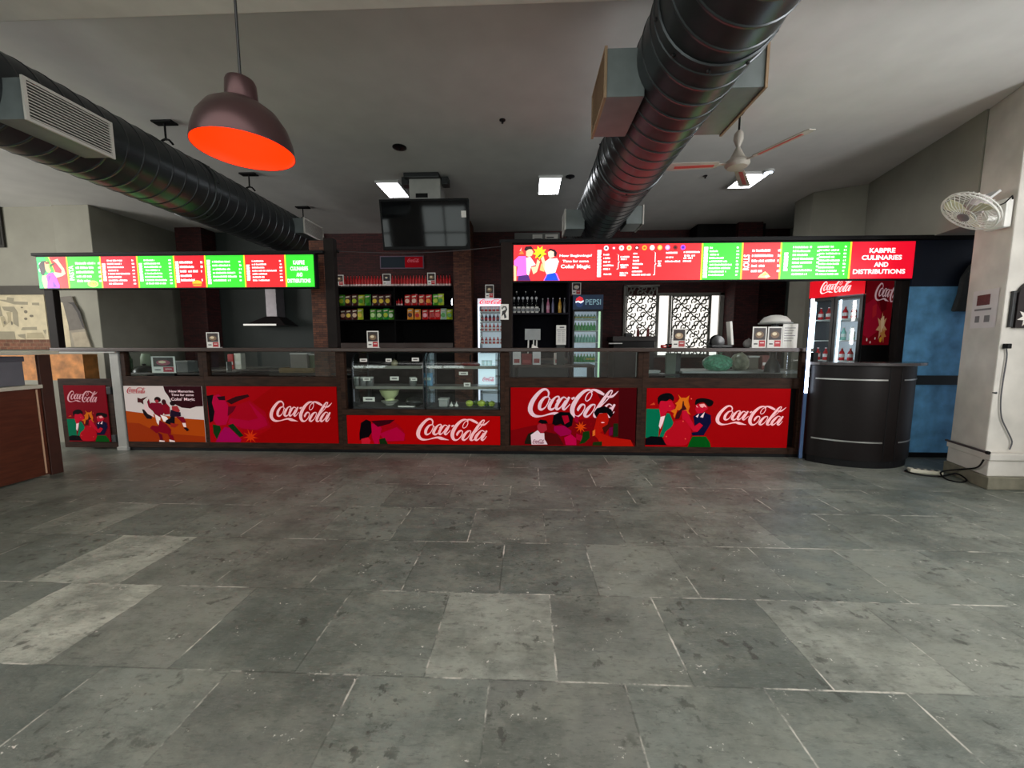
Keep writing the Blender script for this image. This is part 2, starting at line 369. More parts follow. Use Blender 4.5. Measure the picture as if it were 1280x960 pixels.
def make_floor():
    P_ = .595; vs = []; fs = []; tones = []; uvs = []; r = random.Random(3)
    special = {}
    for j in range(-12, 16):
        y0 = 2.16 + (j - 1) * P_ ; y1 = y0 + P_
        if y1 < -5 or y0 > 9.2: continue
        ph = .14 if j % 2 == 0 else -.16
        if j == 2: ph = .15
        for i in range(-21, 12):
            x0 = ph + i * P_; x1 = x0 + P_
            t = r.uniform(.06, .30); wmt = r.choice((0, 0, .3, .8)) * r.random()
            cx, cy = (x0 + x1) / 2, (y0 + y1) / 2
            for (a, b_, t_, w_) in ((-2.55, 1.86, .95, 0), (-.17, 1.86, .5, 0), (1.6, 1.86, .48, 0), (-2.83, 2.45, .8, 0), (-1.62, 2.45, .22, .9), (-3.7, 3.05, .45, .2), (-4.1, 2.45, .4, .4), (.45, 1.28, .2, 0)):
                if abs(cx - a) < .29 and abs(cy - b_) < .29: t, wmt = t_, w_
            b = len(vs); vs += [(x0, y0, 0), (x1, y0, 0), (x1, y1, 0), (x0, y1, 0)]; fs.append((b, b + 1, b + 2, b + 3)); tones.append((t, wmt))
    me = bpy.data.meshes.new('floor'); me.from_pydata(vs, [], fs); me.materials.append(FLOOR)
    at_ = me.color_attributes.new('tone', 'FLOAT_COLOR', 'CORNER'); ul = me.uv_layers.new(name='slab')
    for pi, p in enumerate(me.polygons):
        for k, li in enumerate(p.loop_indices):
            at_.data[li].color = (tones[pi][0], tones[pi][1], 0, 1); ul.data[li].uv = ((0, 0), (1, 0), (1, 1), (0, 1))[k]
    o = bpy.data.objects.new('floor', me); COL.objects.link(o); o['kind'] = 'structure'
make_floor()
struct('ceiling', MB().box(-12.2, 6.2, -5.2, 9.1, CZ, CZ + .15, CEIL))
struct('trim_1', MB().box(-12, 5.9, 1.9, 2.95, 3.85, CZ, BEAMW), .01)      # plastered beam crossing the hall
struct('wall_back', MB().box(-7.9, 5.75, BACK, BACK + .2, 0, CZ, BRICKW))
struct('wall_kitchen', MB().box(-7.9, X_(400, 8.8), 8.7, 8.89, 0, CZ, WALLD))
struct('wall_left', MB().box(-12, -8.62, 7.0, 8.9, 0, CZ, WALLG))
struct('trim_2', MB().box(-8.62, -7.92, 6.93, 8.9, 0, CZ, WALLG), .01)      # square pier
struct('wall_side', MB().box(-12.2, -12, -5, 8.9, 0, CZ, WALLG))
struct('wall_right', MB().box(5.9, 6.1, -5, 4.6, 0, CZ, COLW))
struct('wall_kitchen_right', MB().box(5.72, 5.9, 5.3, 9.1, 0, CZ, WALLK))
rw = MB(); rw.add([(4.93, 4.6, 2.83), (5.35, 6.52, 2.83), (5.9, 6.52, 2.83), (5.9, 4.6, 2.83), (4.93, 4.6, CZ), (5.35, 6.52, CZ), (5.9, 6.52, CZ), (5.9, 4.6, CZ)],
       [(0, 1, 2, 3), (7, 6, 5, 4), (0, 4, 5, 1), (1, 5, 6, 2), (2, 6, 7, 3), (3, 7, 4, 0)], WALLG)
struct('trim_3', rw)                                                        # upper wall over the blue partition
struct('trim_4', MB().prism([(4.74, 6.86), (5.38, 6.53), (5.7, 6.53), (5.7, 7.3), (4.74, 7.3)], 0, CZ, WALLG, 'z'), .01)
# unseen wall behind the camera, with tall windows assumed for the daylight
fw = MB(); xs = [-12.0]
for wx in ASSUMED_WIN_X: xs += [wx - .05, wx + 1.85]
xs.append(5.9)
for i in range(0, len(xs), 2): fw.box(xs[i], xs[i + 1], -5.2, -5, 0, CZ, COLW)
for i in range(1, len(xs) - 1, 2): fw.box(xs[i], xs[i + 1], -5.2, -5, 0, 1.5, COLW); fw.box(xs[i], xs[i + 1], -5.2, -5, 3.4, CZ, COLW)
struct('wall_front', fw)
for n, wx in enumerate(ASSUMED_WIN_X):  # assumed windows, out of view, standing before the added area lights
    o = bpy.data.objects.new('window_%d' % (n + 1), None); COL.objects.link(o); o.location = (wx + .9, -5.1, 1.5); o['kind'] = 'structure'; o['_w'] = tuple(o.location)
    f = MB()
    for a, b in ((wx - .05, wx + .03), (wx + 1.77, wx + 1.85), (wx + .87, wx + .93)): f.box(a, b, -5.14, -5.04, 1.5, 3.4, WHITE)
    for a, b in ((1.5, 1.58), (3.32, 3.4), (2.3, 2.36)): f.box(wx + .03, wx + 1.77, -5.13, -5.05, a, b, WHITE)
    f.build('window_frame', o); g = MB().box(wx + .03, wx + 1.77, -5.10, -5.09, 1.58, 3.32, GLASS); g.build('window_pane', o)

# --- big white column on the right with its flared plinth
c = MB()
base = [(4.765, 4.08), (6.0, 4.08), (6.0, 4.62), (4.94, 4.62)]
struct('trim_5', c.prism([(4.775, 4.1), (5.9, 4.1), (5.9, 4.6), (4.945, 4.6)], .36, CZ, COLW, 'z'), .015)
pl = MB(); pl.prism([(4.735, 4.02), (5.9, 4.02), (5.9, 4.6), (4.91, 4.6)], .30, .37, COLW, 'z'); pl.prism([(4.75, 4.04), (5.9, 4.04), (5.9, 4.6), (4.93, 4.6)], .13, .30, COLW, 'z')
pl.prism([(4.72, 4.0), (5.9, 4.0), (5.9, 4.6), (4.90, 4.6)], 0, .13, PLINTH, 'z')
struct('baseboard_right', pl, .008)
# --- brick clad piers of the kitchen
for i, (x0, x1, yf, zt, yb) in enumerate(((X_(230, 8.3), X_(262, 8.3), 8.3, CZ, 8.69), (X_(568, 8.1), X_(590, 8.1), 8.1, CZ, 8.5), (X_(915, 8.4), X_(945, 8.4), 8.4, CZ, 8.89), (X_(392, 5.6), X_(410, 5.6), 5.6, 2.98, 5.85))):
    struct('trim_%d' % (6 + i), MB().box(x0, x1, yf, yb, 0, zt, BRICKC if i in (1, 3) else BRICKW), .01)
struct('trim_10', MB().box(X_(865, 8.5), X_(948, 8.5), 8.5, 8.89, 3.35, CZ, BLACK), .01)   # dark lintel box on top of the brick pier

# ================================================================== VENTILATION DUCTS
def duct(name, x, y0, y1, label, groups, z=3.42, r=.35):
    t = thing(name, (x, y0, z - r), label, 'duct')
    mb = MB(); seg = 40; prof = []; y = y0; step = .16
    while y < y1: prof += [(y, r), (y + .008, r), (y + step - .034, r), (y + step - .022, r), (y + step - .016, r + .006), (y + step - .008, r + .006)]; y += step
    vs = []; fs = []
    for (yy, rr) in prof:
        for k in range(seg):
            a = 2 * PI * k / seg; vs.append((x + rr * math.cos(a), yy + .05 * math.cos(a), z + rr * math.sin(a)))
    for i in range(len(prof) - 1):
        for k in range(seg): fs.append((i * seg + k, (i + 1) * seg + k, (i + 1) * seg + (k + 1) % seg, i * seg + (k + 1) % seg))
    mb.add(vs, fs, DUCT, True); mb.build('spiral_pipe', t)
    MB().lathe([(r * .5, 0), (r + .012, .002), (r + .012, .03), (r * .5, .035)], DUCT, (x, prof[-1][0] + .0, z), seg, Matrix.Rotation(-PI / 2, 3, 'X')).build('end_cap', t)
    for yc in groups:
        q = MB()
        for a0 in (0,):
            vs = []; fs = []
            for (dy, rr) in ((-.05, r + .004), (-.045, r + .014), (-.03, r + .014), (-.025, r + .008), (.025, r + .008), (.03, r + .014), (.045, r + .014), (.05, r + .004)):
                for k in range(seg): a = 2 * PI * k / seg; vs.append((x + rr * math.cos(a), yc + dy, z + rr * math.sin(a)))
            for i in range(7):
                for k in range(seg): fs.append((i * seg + k, (i + 1) * seg + k, (i + 1) * seg + (k + 1) % seg, i * seg + (k + 1) % seg))
            q.add(vs, fs, DUCT, True)
        for k in range(10):
            a = 2 * PI * k / 10 + .2; q.lathe([(.012, 0), (.010, .012), (.004, .016)], BLKPL, (x + (r + .008) * math.cos(a), yc, z + (r + .008) * math.sin(a)), 6, Matrix.Rotation(PI / 2 - a, 3, 'Y'))
        q.build('collar', t)
    return t
dr = duct('air_duct', 1.09, -2.0, 8.8, 'dark spiral duct running overhead from top right towards the back wall', (1.75, 2.45, 4.3))
dl = duct('air_duct', -4.22, -2.0, 7.3, 'dark spiral duct along the left with a slatted grille on its side', (4.9,))
def outlet(parent, x0, x1, y0, y1, z0, z1, side, slat):
    b = MB(); b.box(x0, x1, y0, y1, z0, z1, DUCTB); o = b.build('outlet_box', parent, .004)
    xf = x0 if side < 0 else x1; f = MB(); fw_ = .012; t_ = .018 * side
    for a in ((y0 - .01, y1 + .01, z0 - .01, z0 + fw_), (y0 - .01, y1 + .01, z1 - fw_, z1 + .01), (y0 - .01, y0 + fw_, z0 + fw_, z1 - fw_), (y1 - fw_, y1 + .01, z0 + fw_, z1 - fw_)):
        f.box(xf, xf + t_, a[0], a[1], a[2], a[3], slat)
    n = 12
    for i in range(n):
        zz = z0 + fw_ + (z1 - z0 - 2 * fw_) * (i + .5) / n; f.box(xf + t_ * .1, xf + t_ * .8, y0 + fw_, y1 - fw_, zz - .005, zz + .003, slat)
    f.box(xf + t_ * .02, xf + t_ * .08, y0 + fw_, y1 - fw_, z0 + fw_, z1 - fw_, BLACK)
    f.build('grille', o)
GRL = mat('grille_white', (196, 192, 184), .5, var=.05); GRT = mat('grille_tan', (150, 124, 96), .55, var=.1)
outlet(dr, .54, .80, 2.86, 3.38, 3.18, 3.49, -1, GRT)
outlet(dr, 1.38, 1.60, 2.86, 3.46, 3.22, 3.52, 1, GRT)
outlet(dr, .54, .80, 5.62, 6.0, 3.10, 3.36, -1, GRL)
outlet(dr, 1.38, 1.60, 5.62, 6.0, 3.16, 3.40, 1, GRL)
outlet(dl, -3.98, -3.72, 2.90, 3.50, 3.15, 3.44, 1, GRL)
outlet(dl, -3.98, -3.72, 6.50, 7.10, 3.34, 3.58, 1, GRL)
for i, (y, lab) in enumerate(((4.49, 'black duct hanger rod nearest the pendant lamp, from the ceiling'), (5.82, 'black duct hanger rod right behind and below the pendant lamp'), (7.2, 'black duct hanger rod near the small white grille by the wall'))):
    h = thing('duct_hanger', (-4.12, y, 3.76), lab, 'hanger', 'hanger rods of the left duct')
    MB().bbox(-4.24, -4.0, y - .05, y + .05, CZ - .022, CZ - .001, BLACK).build('ceiling_plate', h)
    MB().tube([(-4.12, y, CZ - .02), (-4.12, y, 3.80)], .010, BLACK).build('rod', h)
    MB().tube([(-4.20, y, 3.762), (-4.16, y, 3.80), (-4.12, y, 3.815), (-4.08, y, 3.80), (-4.04, y, 3.755)], .012, BLACK).build('clamp', h)

# ================================================================== CEILING THINGS
LP = [(-2.17, 6.44, .33, .58, 'bright square ceiling light panel left of the television mount'), (.345, 6.38, .32, .62, 'bright square ceiling light panel left of the big duct'), (3.36, 6.30, .34, .50, 'bright square ceiling light panel below the ceiling fan')]
FRM = mat('lamp_frame', (200, 200, 198), .5, var=.03)
for x, y, wx, wy, lab in LP:
    t = thing('ceiling_light', (x, y, CZ - .04), lab, 'ceiling light', 'square ceiling light panels')
    f = MB()
    for a in ((-wx / 2 - .02, wx / 2 + .02, -wy / 2 - .02, -wy / 2), (-wx / 2 - .02, wx / 2 + .02, wy / 2, wy / 2 + .02), (-wx / 2 - .02, -wx / 2, -wy / 2, wy / 2), (wx / 2, wx / 2 + .02, -wy / 2, wy / 2)):
        f.box(x + a[0], x + a[1], y + a[2], y + a[3], CZ - .035, CZ - .001, FRM)
    f.build('frame', t); MB().box(x - wx / 2, x + wx / 2, y - wy / 2, y + wy / 2, CZ - .028, CZ - .004, mat('panel_diffuser', (255, 255, 255), .5, var=0, emit=14, ecol=(248, 250, 255))).build('diffuser', t)
t = thing('spotlight', (3.50, 6.02, CZ - .03), 'small round ceiling spotlight beside the right light panel', 'ceiling light')
MB().lathe([(.06, CZ - .03), (.075, CZ - .03), (.08, CZ - .001), (.05, CZ - .001)], FRM, (3.50, 6.02, 0), 20).build('ring', t)
MB().lathe([(.055, CZ - .034), (.055, CZ - .02)], LEDC, (3.50, 6.02, 0), 20).build('lens', t)
def disc(name, x, y, r, lab, cat):
    t = thing(name, (x, y, CZ - .03), lab, cat)
    MB().lathe([(r * .5, CZ - .016), (r * .8, CZ - .014), (r, CZ - .008), (r, CZ - .001)], BLKPL, (x, y, 0), 14).build('cover', t); MB().tube([(x, y, CZ - .015), (x, y, CZ - .04)], .012, BLKPL).build('nozzle', t)
disc('sprinkler', -.285, 4.60, .035, 'small black sprinkler head alone on the ceiling, left of the duct', 'sprinkler')
disc('sprinkler', -1.64, 5.15, .09, 'flat dark ceiling fitting above the left light panel', 'fitting')
disc('sprinkler', .64, 6.1, .07, 'small dark ceiling fitting between light panel and duct', 'fitting')
disc('sprinkler', 2.66, 6.15, .03, 'tiny dark fitting on the ceiling left of the right light panel', 'fitting')
# --- pendant lamp
lx, ly = -1.355, 1.9
t = thing('pendant_lamp', (lx, ly, 2.43), 'bronze dome pendant lamp with glowing orange inside', 'lamp')
BRZ = mat('bronze_metal', (84, 62, 62), .30, .75, var=.12, scale=3)
ORG = mat('orange_enamel', (255, 52, 6), .6, var=.03, emit=.95, ecol=(255, 58, 4))
MB().lathe([(.212, 2.405), (.212, 2.413), (.205, 2.46), (.185, 2.52), (.148, 2.575), (.100, 2.61), (.06, 2.625)], BRZ, (lx, ly, 0), 48, cap=False).build('lamp_shade', t)
MB().lathe([(.209, 2.406), (.201, 2.459), (.181, 2.516), (.145, 2.568), (.096, 2.602), (.03, 2.610)], ORG, (lx, ly, 0), 48, cap=False).build('shade_lining', t)
MB().lathe([(.066, 2.615), (.068, 2.64), (.064, 2.705), (.058, 2.72), (.012, 2.725)], BRZ, (lx, ly, 0), 32).build('socket_cap', t)
MB().lathe([(.012, 2.608), (.028, 2.59), (.03, 2.57), (.02, 2.55), (.004, 2.54)], mat('orange_bulb', (255, 120, 40), .5, var=0, emit=6, ecol=(255, 70, 10)), (lx, ly, 0), 20).build('bulb', t)
MB().tube([(lx, ly, 2.72), (lx, ly, 3.85)], .006, BLKPL).build('cord', t)
pl_ = point('pendant_glow', (lx, ly, 2.49), 1.2, (1, .18, .05), .05); pl_.parent = t; pl_.location = (0, 0, .06)
# --- ceiling fan
fx, fy = 2.29, 4.52
t = thing('ceiling_fan', (fx, fy, 3.40), 'white three blade ceiling fan on a thin dark rod', 'fan')
FANW = mat('fan_cream', (176, 170, 160), .5, var=.08)
MB().tube([(fx, fy, CZ - .02), (fx, fy, 3.55)], .011, BLACK).build('down_rod', t)
MB().lathe([(.02, 3.62), (.05, 3.70), (.045, 3.76), (.02, 3.79)], FANW, (fx, fy, 0), 16).build('rod_canopy', t)
MB().lathe([(.03, CZ - .05), (.05, CZ - .02), (.05, CZ - .001)], BLACK, (fx, fy, 0), 16).build('ceiling_hook', t)
MB().lathe([(.02, 3.62), (.05, 3.56), (.08, 3.50), (.12, 3.47), (.125, 3.44), (.10, 3.41), (.03, 3.40)], FANW, (fx, fy, 0), 28).build('motor', t)
RED2 = mat('fan_red_stripe', (190, 70, 66), .5, var=.05)
for k, a in enumerate((R(176), R(296), R(56))):
    M = Matrix.Translation((fx, fy, 3.45)) @ Matrix.Rotation(a, 4, 'Z') @ Matrix.Rotation(R(10), 4, 'X')
    b = MB(); b.box(.10, .22, -.018, .018, -.006, .006, FANW, M)
    pts = [(.2, -.05), (.70, -.065), (.74, -.05), (.74, .05), (.70, .065), (.2, .05)]
    vs = [M @ Vector((p[0], p[1], z)) for z in (-.004, .004) for p in pts]; n = 6
    b.add(vs, [tuple(range(n))[::-1], tuple(range(n, 2 * n))] + [(i, (i + 1) % n, (i + 1) % n + n, i + n) for i in range(n)], FANW)
    b.box(.24, .66, -.03, .01, -.0075, -.004, RED2, M); b.build('blade', t)
# --- television on its ceiling mount
ty = 5.9; x0, x1, z0, z1 = -2.17, -.855, 2.90, 3.605
t = thing('television', ((x0 + x1) / 2, ty, z0), 'large black flat television hung from the ceiling over the counter', 'television')
MB().bbox(x0, x1, ty, ty + .07, z0, z1, BLACK, .01).build('casing', t)
MB().box(x0 + .03, x1 - .03, ty - .003, ty + .001, z0 + .05, z1 - .03, mat('tv_screen', (6, 7, 9), .05, var=0, spec=.12)).build('screen', t)
MB().box(x1 - .11, x1 - .04, ty - .006, ty - .002, z1 - .26, z1 - .17, PAPER).build('sticker', t); t.rotation_euler.x = R(10)
mb = thing('mount_box', (-1.53, 6.0, 3.63), 'pale grey box above the television, on a dark ceiling bracket', 'bracket')
MB().bbox(-1.76, -1.29, 5.92, 6.25, 3.61, 3.93, LTGREY, .012).build('box_body', mb)
MB().bbox(-1.82, -1.30, 5.86, 6.3, 3.93, 3.995, DKGREY, .008).build('ceiling_bracket', mb)
MB().box(-1.66, -1.48, 5.912, 5.922, 3.66, 3.72, BLACK).build('slot', mb)
MB().bbox(-1.60, -1.46, 5.915, 5.96, 3.2, 3.64, DKGREY).build('bracket_arm', mb)
for s in (-1, 1):
    MB().bbox(-1.53 + s * .30 - .05, -1.53 + s * .30 + .05, 5.95, 6.1, 3.86, 3.97, DKGREY).build('wing', mb)
# ================================================================== ADVERTISING ART (flat inks, layered)
WHT = (255, 196, 196)
def couple(A, lit=False):
    sk = (178, 8, 38); A.p((0, 96, 66), (60, 325), (270, 325), (292, 440), (278, 650), (272, 790), (60, 790))
    A.p((0, 100, 70), (360, 470), (395, 392), (440, 400), (515, 560), (450, 640), (350, 780), (282, 780), (330, 640))
    A.p((4, 3, 8), (60, 800), (150, 762), (330, 772), (410, 905), (60, 905))
    A.p((225, 190, 195), (295, 450), (368, 432), (335, 560), (298, 645), (272, 600))
    A.p(sk, (280, 200), (460, 195), (525, 290), (480, 372), (400, 360), (350, 440), (295, 452), (262, 310))
    A.p((5, 3, 6), (245, 235), (238, 150), (310, 90), (430, 78), (495, 140), (485, 200), (430, 170), (380, 205), (290, 200), (262, 255), smooth=True)
    A.p((196, 96, 14), (560, 95), (612, 150), (690, 150), (742, 112), (728, 190), (756, 290), (738, 360), (778, 418), (700, 380), (560, 340), (520, 470), (498, 430), (508, 392), (452, 360), (530, 320), (545, 262), (520, 240), (560, 208), (590, 160))
    A.p((56, 8, 14), (642, 200), (656, 200), (666, 260), (712, 330), (640, 352), (596, 480), (530, 490), (556, 385), (628, 312))
    A.p((165, 6, 24), (520, 520), (620, 500), (700, 480), (790, 650), (802, 740), (770, 850), (690, 905), (430, 905), (360, 800), (385, 690), (480, 610), smooth=True)
    A.p(sk, (640, 350), (700, 345), (750, 420), (790, 500), (850, 600), (930, 540), (985, 580), (900, 685), (830, 680), (760, 590), (690, 500), (640, 480))
    A.p(sk, (868, 250), (1020, 260), (1052, 320), (960, 385), (880, 400), (846, 330))
    A.p((5, 3, 6), (838, 225), (860, 170), (950, 152), (1060, 168), (1130, 205), (1110, 268), (1050, 282), (980, 222), (900, 232), (850, 262), smooth=True)
    A.p((225, 150, 150), (905, 250), (985, 240), (1030, 300), (985, 285), (960, 305), (925, 290)); A.p((225, 150, 150), (856, 262), (892, 298), (866, 296))
    A.p((8, 8, 44), (820, 440), (880, 400), (1000, 378), (1100, 420), (1112, 540), (1030, 690), (1000, 742), (820, 746), (800, 700), (900, 686), (985, 585), (925, 540), (850, 590))
    A.p((225, 190, 195), (858, 440), (912, 398), (890, 462)); A.p((225, 190, 195), (1000, 368), (978, 462), (930, 450))
    A.p((0, 70, 14), (820, 760), (1040, 760), (1110, 860), (1125, 930), (750, 930), (775, 860))
    for q in ((435, 280), (660, 520), (400, 765), (710, 800), (775, 165)): A.e((210, 70, 60), q[0], q[1], 12, 12, 8)
    A.p((190, 60, 30), (110, 268), (180, 225), (200, 262))
def drinker(A):
    A.p((150, 0, 22), (300, 430), (440, 380), (560, 470), (600, 590), (480, 620), (250, 600))
    A.p((158, 0, 44), (430, 390), (560, 520), (575, 575), (480, 612), (370, 602), (250, 560), (268, 520), (420, 540), (500, 520))
    A.p((165, 0, 52), (140, 350), (190, 332), (238, 370), (258, 410), (272, 450), (258, 520), (235, 572), (160, 582), (128, 530), (148, 470), (130, 420))
    A.p((6, 2, 6), (95, 345), (150, 335), (132, 400), (148, 470), (130, 545), (100, 560))
    A.p((30, 4, 14), (176, 352), (242, 346), (242, 380), (190, 378))
    A.p((44, 6, 12), (248, 385), (330, 350), (430, 332), (442, 350), (350, 384), (290, 412))
    A.p((90, 0, 20), (262, 430), (330, 424), (300, 470), (252, 506))
    A.p((10, 46, 12), (124, 572), (182, 582), (190, 612), (150, 692), (124, 640)); A.p((10, 40, 12), (246, 580), (292, 564), (372, 660), (338, 672))
    A.p((150, 0, 74), (222, 592), (262, 600), (352, 690), (342, 712), (138, 712), (180, 640))
    A.star((196, 44, 6), 428, 668, 66, 22, 9)

# ================================================================== SERVICE COUNTER
F = 5.12
RAILZ = (.915, 1.05)
def xs_(a, b): return (X_(a, F), X_(b, F))
def bay(x0, x1, label, zr=RAILZ, back=5.62, left=True, right=True, pw=.06):
    t = thing('counter_unit', ((x0 + x1) / 2, F + .25, 0), label, 'counter', 'glazed counter units')
    f = MB()
    f.box(x0, x1, F - .01, F + .05, 0, .045, BLACK); f.box(x0, x1, F - .02, F + .05, .045, .13, WOOD)
    f.box(x0, x1, F - .02, F + .05, zr[0], zr[1], WOOD)
    f.box(x0, x0 + pw, F - .02, F + .05, .13, zr[0], WOOD); f.box(x1 - pw, x1, F - .02, F + .05, .13, zr[0], WOOD)
    f.build('frame', t, .004)
    p = MB(); 
    for s, on in ((0, left), (1, right)):
        xa, xb = (x0, x0 + pw) if s == 0 else (x1 - pw, x1)
        if on: p = MB().box(xa, xb, F - .02, F + .05, zr[1], 1.388, WOOD); p.build('post', t, .004)
    MB().box(x0, x1, F + .05, back, .045, zr[1] - .06, WENGE).build('carcass', t)
    return t
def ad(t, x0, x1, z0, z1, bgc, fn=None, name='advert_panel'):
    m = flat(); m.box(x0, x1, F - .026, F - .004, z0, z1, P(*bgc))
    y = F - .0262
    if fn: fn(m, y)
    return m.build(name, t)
def logo(par, x0, x1, z0, z1, col=(235, 178, 182), y=F - .0295, only=None, name='lettering'):
    m = flat(); put_script(m, x0, x1, z0, z1, y, P(*col), only or SCRIPT); return m.build(name, par)
def pane(t, x0, x1, z0=1.052, z1=1.388, y=F + .02):
    MB().box(x0, x1, y, y + .006, z0, z1, GLASS).build('glass_pane', t)

# bay 1: white and orange poster
x0, x1 = -5.60, X_(253, F)
t1 = bay(x0, x1, 'counter unit with white and orange poster of leaping young people')
a, b = -5.59, X_(249.5, F)
def art1(m, y):
    A = Art(m, (60, 55, 1190, 885), (a, b, .13, .915), y, P)
    A.p((158, 60, 4), (60, 425), (330, 460), (620, 490), (900, 532), (1190, 552), (1190, 885), (60, 885))
    A.p((138, 42, 4), (60, 600), (240, 610), (420, 700), (640, 760), (1190, 800), (1190, 885), (60, 885))
    A.p((40, 4, 12), (640, 55), (1190, 55), (1190, 350), (1090, 355), (1000, 385), (880, 372), (790, 325), (735, 280), (700, 200), (655, 130))
    A.p((60, 18, 20), (250, 225), (300, 245), (400, 210), (330, 270), (330, 330), (290, 300), (245, 300))
    A.p((24, 8, 14), (300, 400), (370, 410), (440, 490), (430, 545), (360, 540), (320, 480)); A.p((210, 180, 180), (350, 300), (430, 380), (470, 520), (380, 470), (330, 400))
    A.p((110, 4, 30), (440, 300), (590, 305), (640, 420), (560, 530), (500, 520), (460, 430), (400, 370), (385, 290), (415, 240), (430, 320))
    A.e((28, 6, 10), 540, 255, 48, 42); A.e((150, 40, 50), 528, 280, 26, 24)
    A.p((120, 2, 24), (600, 330), (660, 300), (710, 370), (705, 470), (620, 480)); A.e((50, 8, 12), 630, 290, 32, 40)
    A.p((225, 205, 200), (480, 470), (560, 520), (540, 660), (500, 600)); A.p((225, 215, 212), (560, 480), (650, 510), (700, 590), (600, 580))
    A.p((8, 6, 14), (640, 560), (700, 530), (740, 440), (770, 500), (760, 610), (700, 630), (620, 600))
    A.p((116, 0, 22), (540, 560), (640, 620), (700, 700), (690, 770), (600, 760), (520, 735), (480, 760), (390, 680), (430, 640), (520, 650))
    A.p((90, 0, 26), (500, 740), (560, 780), (570, 880), (530, 870)); A.p((110, 0, 22), (640, 760), (720, 790), (735, 880), (680, 860))
    A.p((225, 200, 195), (515, 860), (590, 870), (590, 885), (510, 885)); A.p((225, 200, 195), (660, 850), (740, 870), (740, 885), (660, 885))
    A.p((150, 40, 44), (740, 350), (820, 345), (855, 420), (800, 470), (740, 440)); A.e((24, 6, 10), 755, 310, 40, 34)
    A.p((26, 8, 30), (720, 400), (790, 430), (860, 440), (860, 500), (780, 510), (700, 500))
    A.p((110, 2, 26), (780, 500), (900, 510), (930, 590), (870, 600), (840, 560)); A.p((225, 200, 195), (870, 600), (920, 600), (925, 665), (885, 655))
    A.p((30, 8, 12), (880, 670), (930, 665), (965, 705), (930, 725)); A.p((140, 30, 20), (700, 600), (820, 620), (760, 670), (700, 660))
ap = ad(t1, a, b, .13, .915, (196, 184, 180), art1)
u = (b - a) / 1130; v = (.915 - .13) / 830
logo(ap, a + 48 * u, a + 322 * u, .915 - 112 * v, .915 - 20 * v, (160, 20, 34), F - .0295)
m = flat(); yy = F - .0295
for s, xa, xb, za, zb in (('New Memories.', 722, 1080, 112, 148), ('Time for some', 748, 1072, 165, 200), ("Coke' Magic", 740, 1082, 222, 282)):
    put_text(m, s, a + (xa - 60) * u, a + (xb - 60) * u, .915 - (zb - 55) * v, .915 - (za - 55) * v, yy, P(220, 190, 195), bold=.02)
m.build('slogan', ap)
pane(t1, x0 + .06, x1 - .06)

# bay 2
x0, x1 = X_(253, F), X_(424.5, F)
t2 = bay(x0, x1, 'counter unit with wide red script poster, left of the glass food case')
a, b = X_(255.5, F), X_(418.5, F)
def art2(m, y):
    A = Art(m, (95, 270, 1140, 715), (a, b, .13, .915), y, P)
    A.p((150, 0, 8), (95, 270), (640, 270), (420, 420), (600, 600), (380, 715), (95, 715)); drinker(A)
ap = ad(t2, a, b, .13, .915, (140, 0, 2), art2)
u = (b - a) / 1045; v = .785 / 445
logo(ap, a + (597 - 95) * u, a + (1104 - 95) * u, .915 - (550 - 270) * v, .915 - (381 - 270) * v)
pane(t2, x0 + .06, x1 - .06)

# bay 3: low panel under the food case
x0, x1 = X_(424.5, F), X_(631, F)
t3 = bay(x0, x1, 'counter unit with low red poster under the glass food case', zr=(.525, .605), left=True, right=True)
a, b = X_(430.5, F), X_(625, F)
def art3(m, y):
    A = Art(m, (60, 515, 1190, 725), (a, b, .13, .525), y, P)
    A.p((146, 0, 14), (250, 560), (400, 545), (480, 620), (495, 700), (330, 715), (230, 700))
    A.p((164, 0, 50), (300, 650), (430, 600), (490, 650), (480, 700), (340, 705))
    A.p((168, 0, 52), (236, 580), (290, 568), (318, 612), (300, 680), (290, 725), (262, 725), (244, 680))
    A.p((8, 2, 6), (150, 700), (150, 650), (165, 570), (205, 545), (240, 560), (244, 640), (215, 680)); A.p((50, 0, 10), (240, 556), (320, 550), (420, 545), (380, 575), (290, 600))
    A.p((185, 20, 40), (162, 690), (215, 676), (232, 700), (224, 725), (165, 725)); A.p((16, 36, 10), (296, 690), (340, 680), (360, 725), (300, 725))
ap = ad(t3, a, b, .13, .525, (158, 0, 2), art3)
u = (b - a) / 1130; v = .395 / 210
logo(ap, a + (575 - 60) * u, a + (1112 - 60) * u, .525 - (700 - 515) * v, .525 - (533 - 515) * v)
MB().box(a + .02, b - .02, F + .02, F + .60, .58, .60, DKGREY).build('case_deck', t3)

# bay 4
x0, x1 = X_(631, F), X_(804, F)
t4 = bay(x0, x1, 'counter unit with big script over a crowd of painted friends')
a, b = X_(638.5, F), X_(797, F)
u = (b - a) / ((797 - 638.5) * 9.14); v = .785 / ((555 - 484) * 9.14)
ox, oy = (638.5 - 650) * 9.14, 62
def art4(m, y):
    A = Art(m, (ox, oy, ox + 158.5 * 9.14, oy + 71 * 9.5), (a, b, .13, .915), y, P)
    A.p((84, 0, 4), (860, 0), (1400, 0), (1400, 800), (1060, 640), (990, 300)); A.p((60, 0, 4), (1140, 0), (1400, 0), (1400, 700), (1150, 640))
    A.p((112, 0, 6), (-105, 560), (160, 500), (420, 470), (900, 400), (1000, 740), (-105, 740))
art4b = flat(); yb = F - .0306
A = Art(art4b, (ox, oy, ox + 158.5 * 9.14, oy + 71 * 9.5), (a, b, .13, .915), yb, P)
A.p((24, 20, 10), (60, 690), (100, 600), (160, 570), (160, 720), (60, 720)); A.p((70, 6, 6), (290, 570), (440, 600), (520, 725), (300, 725))
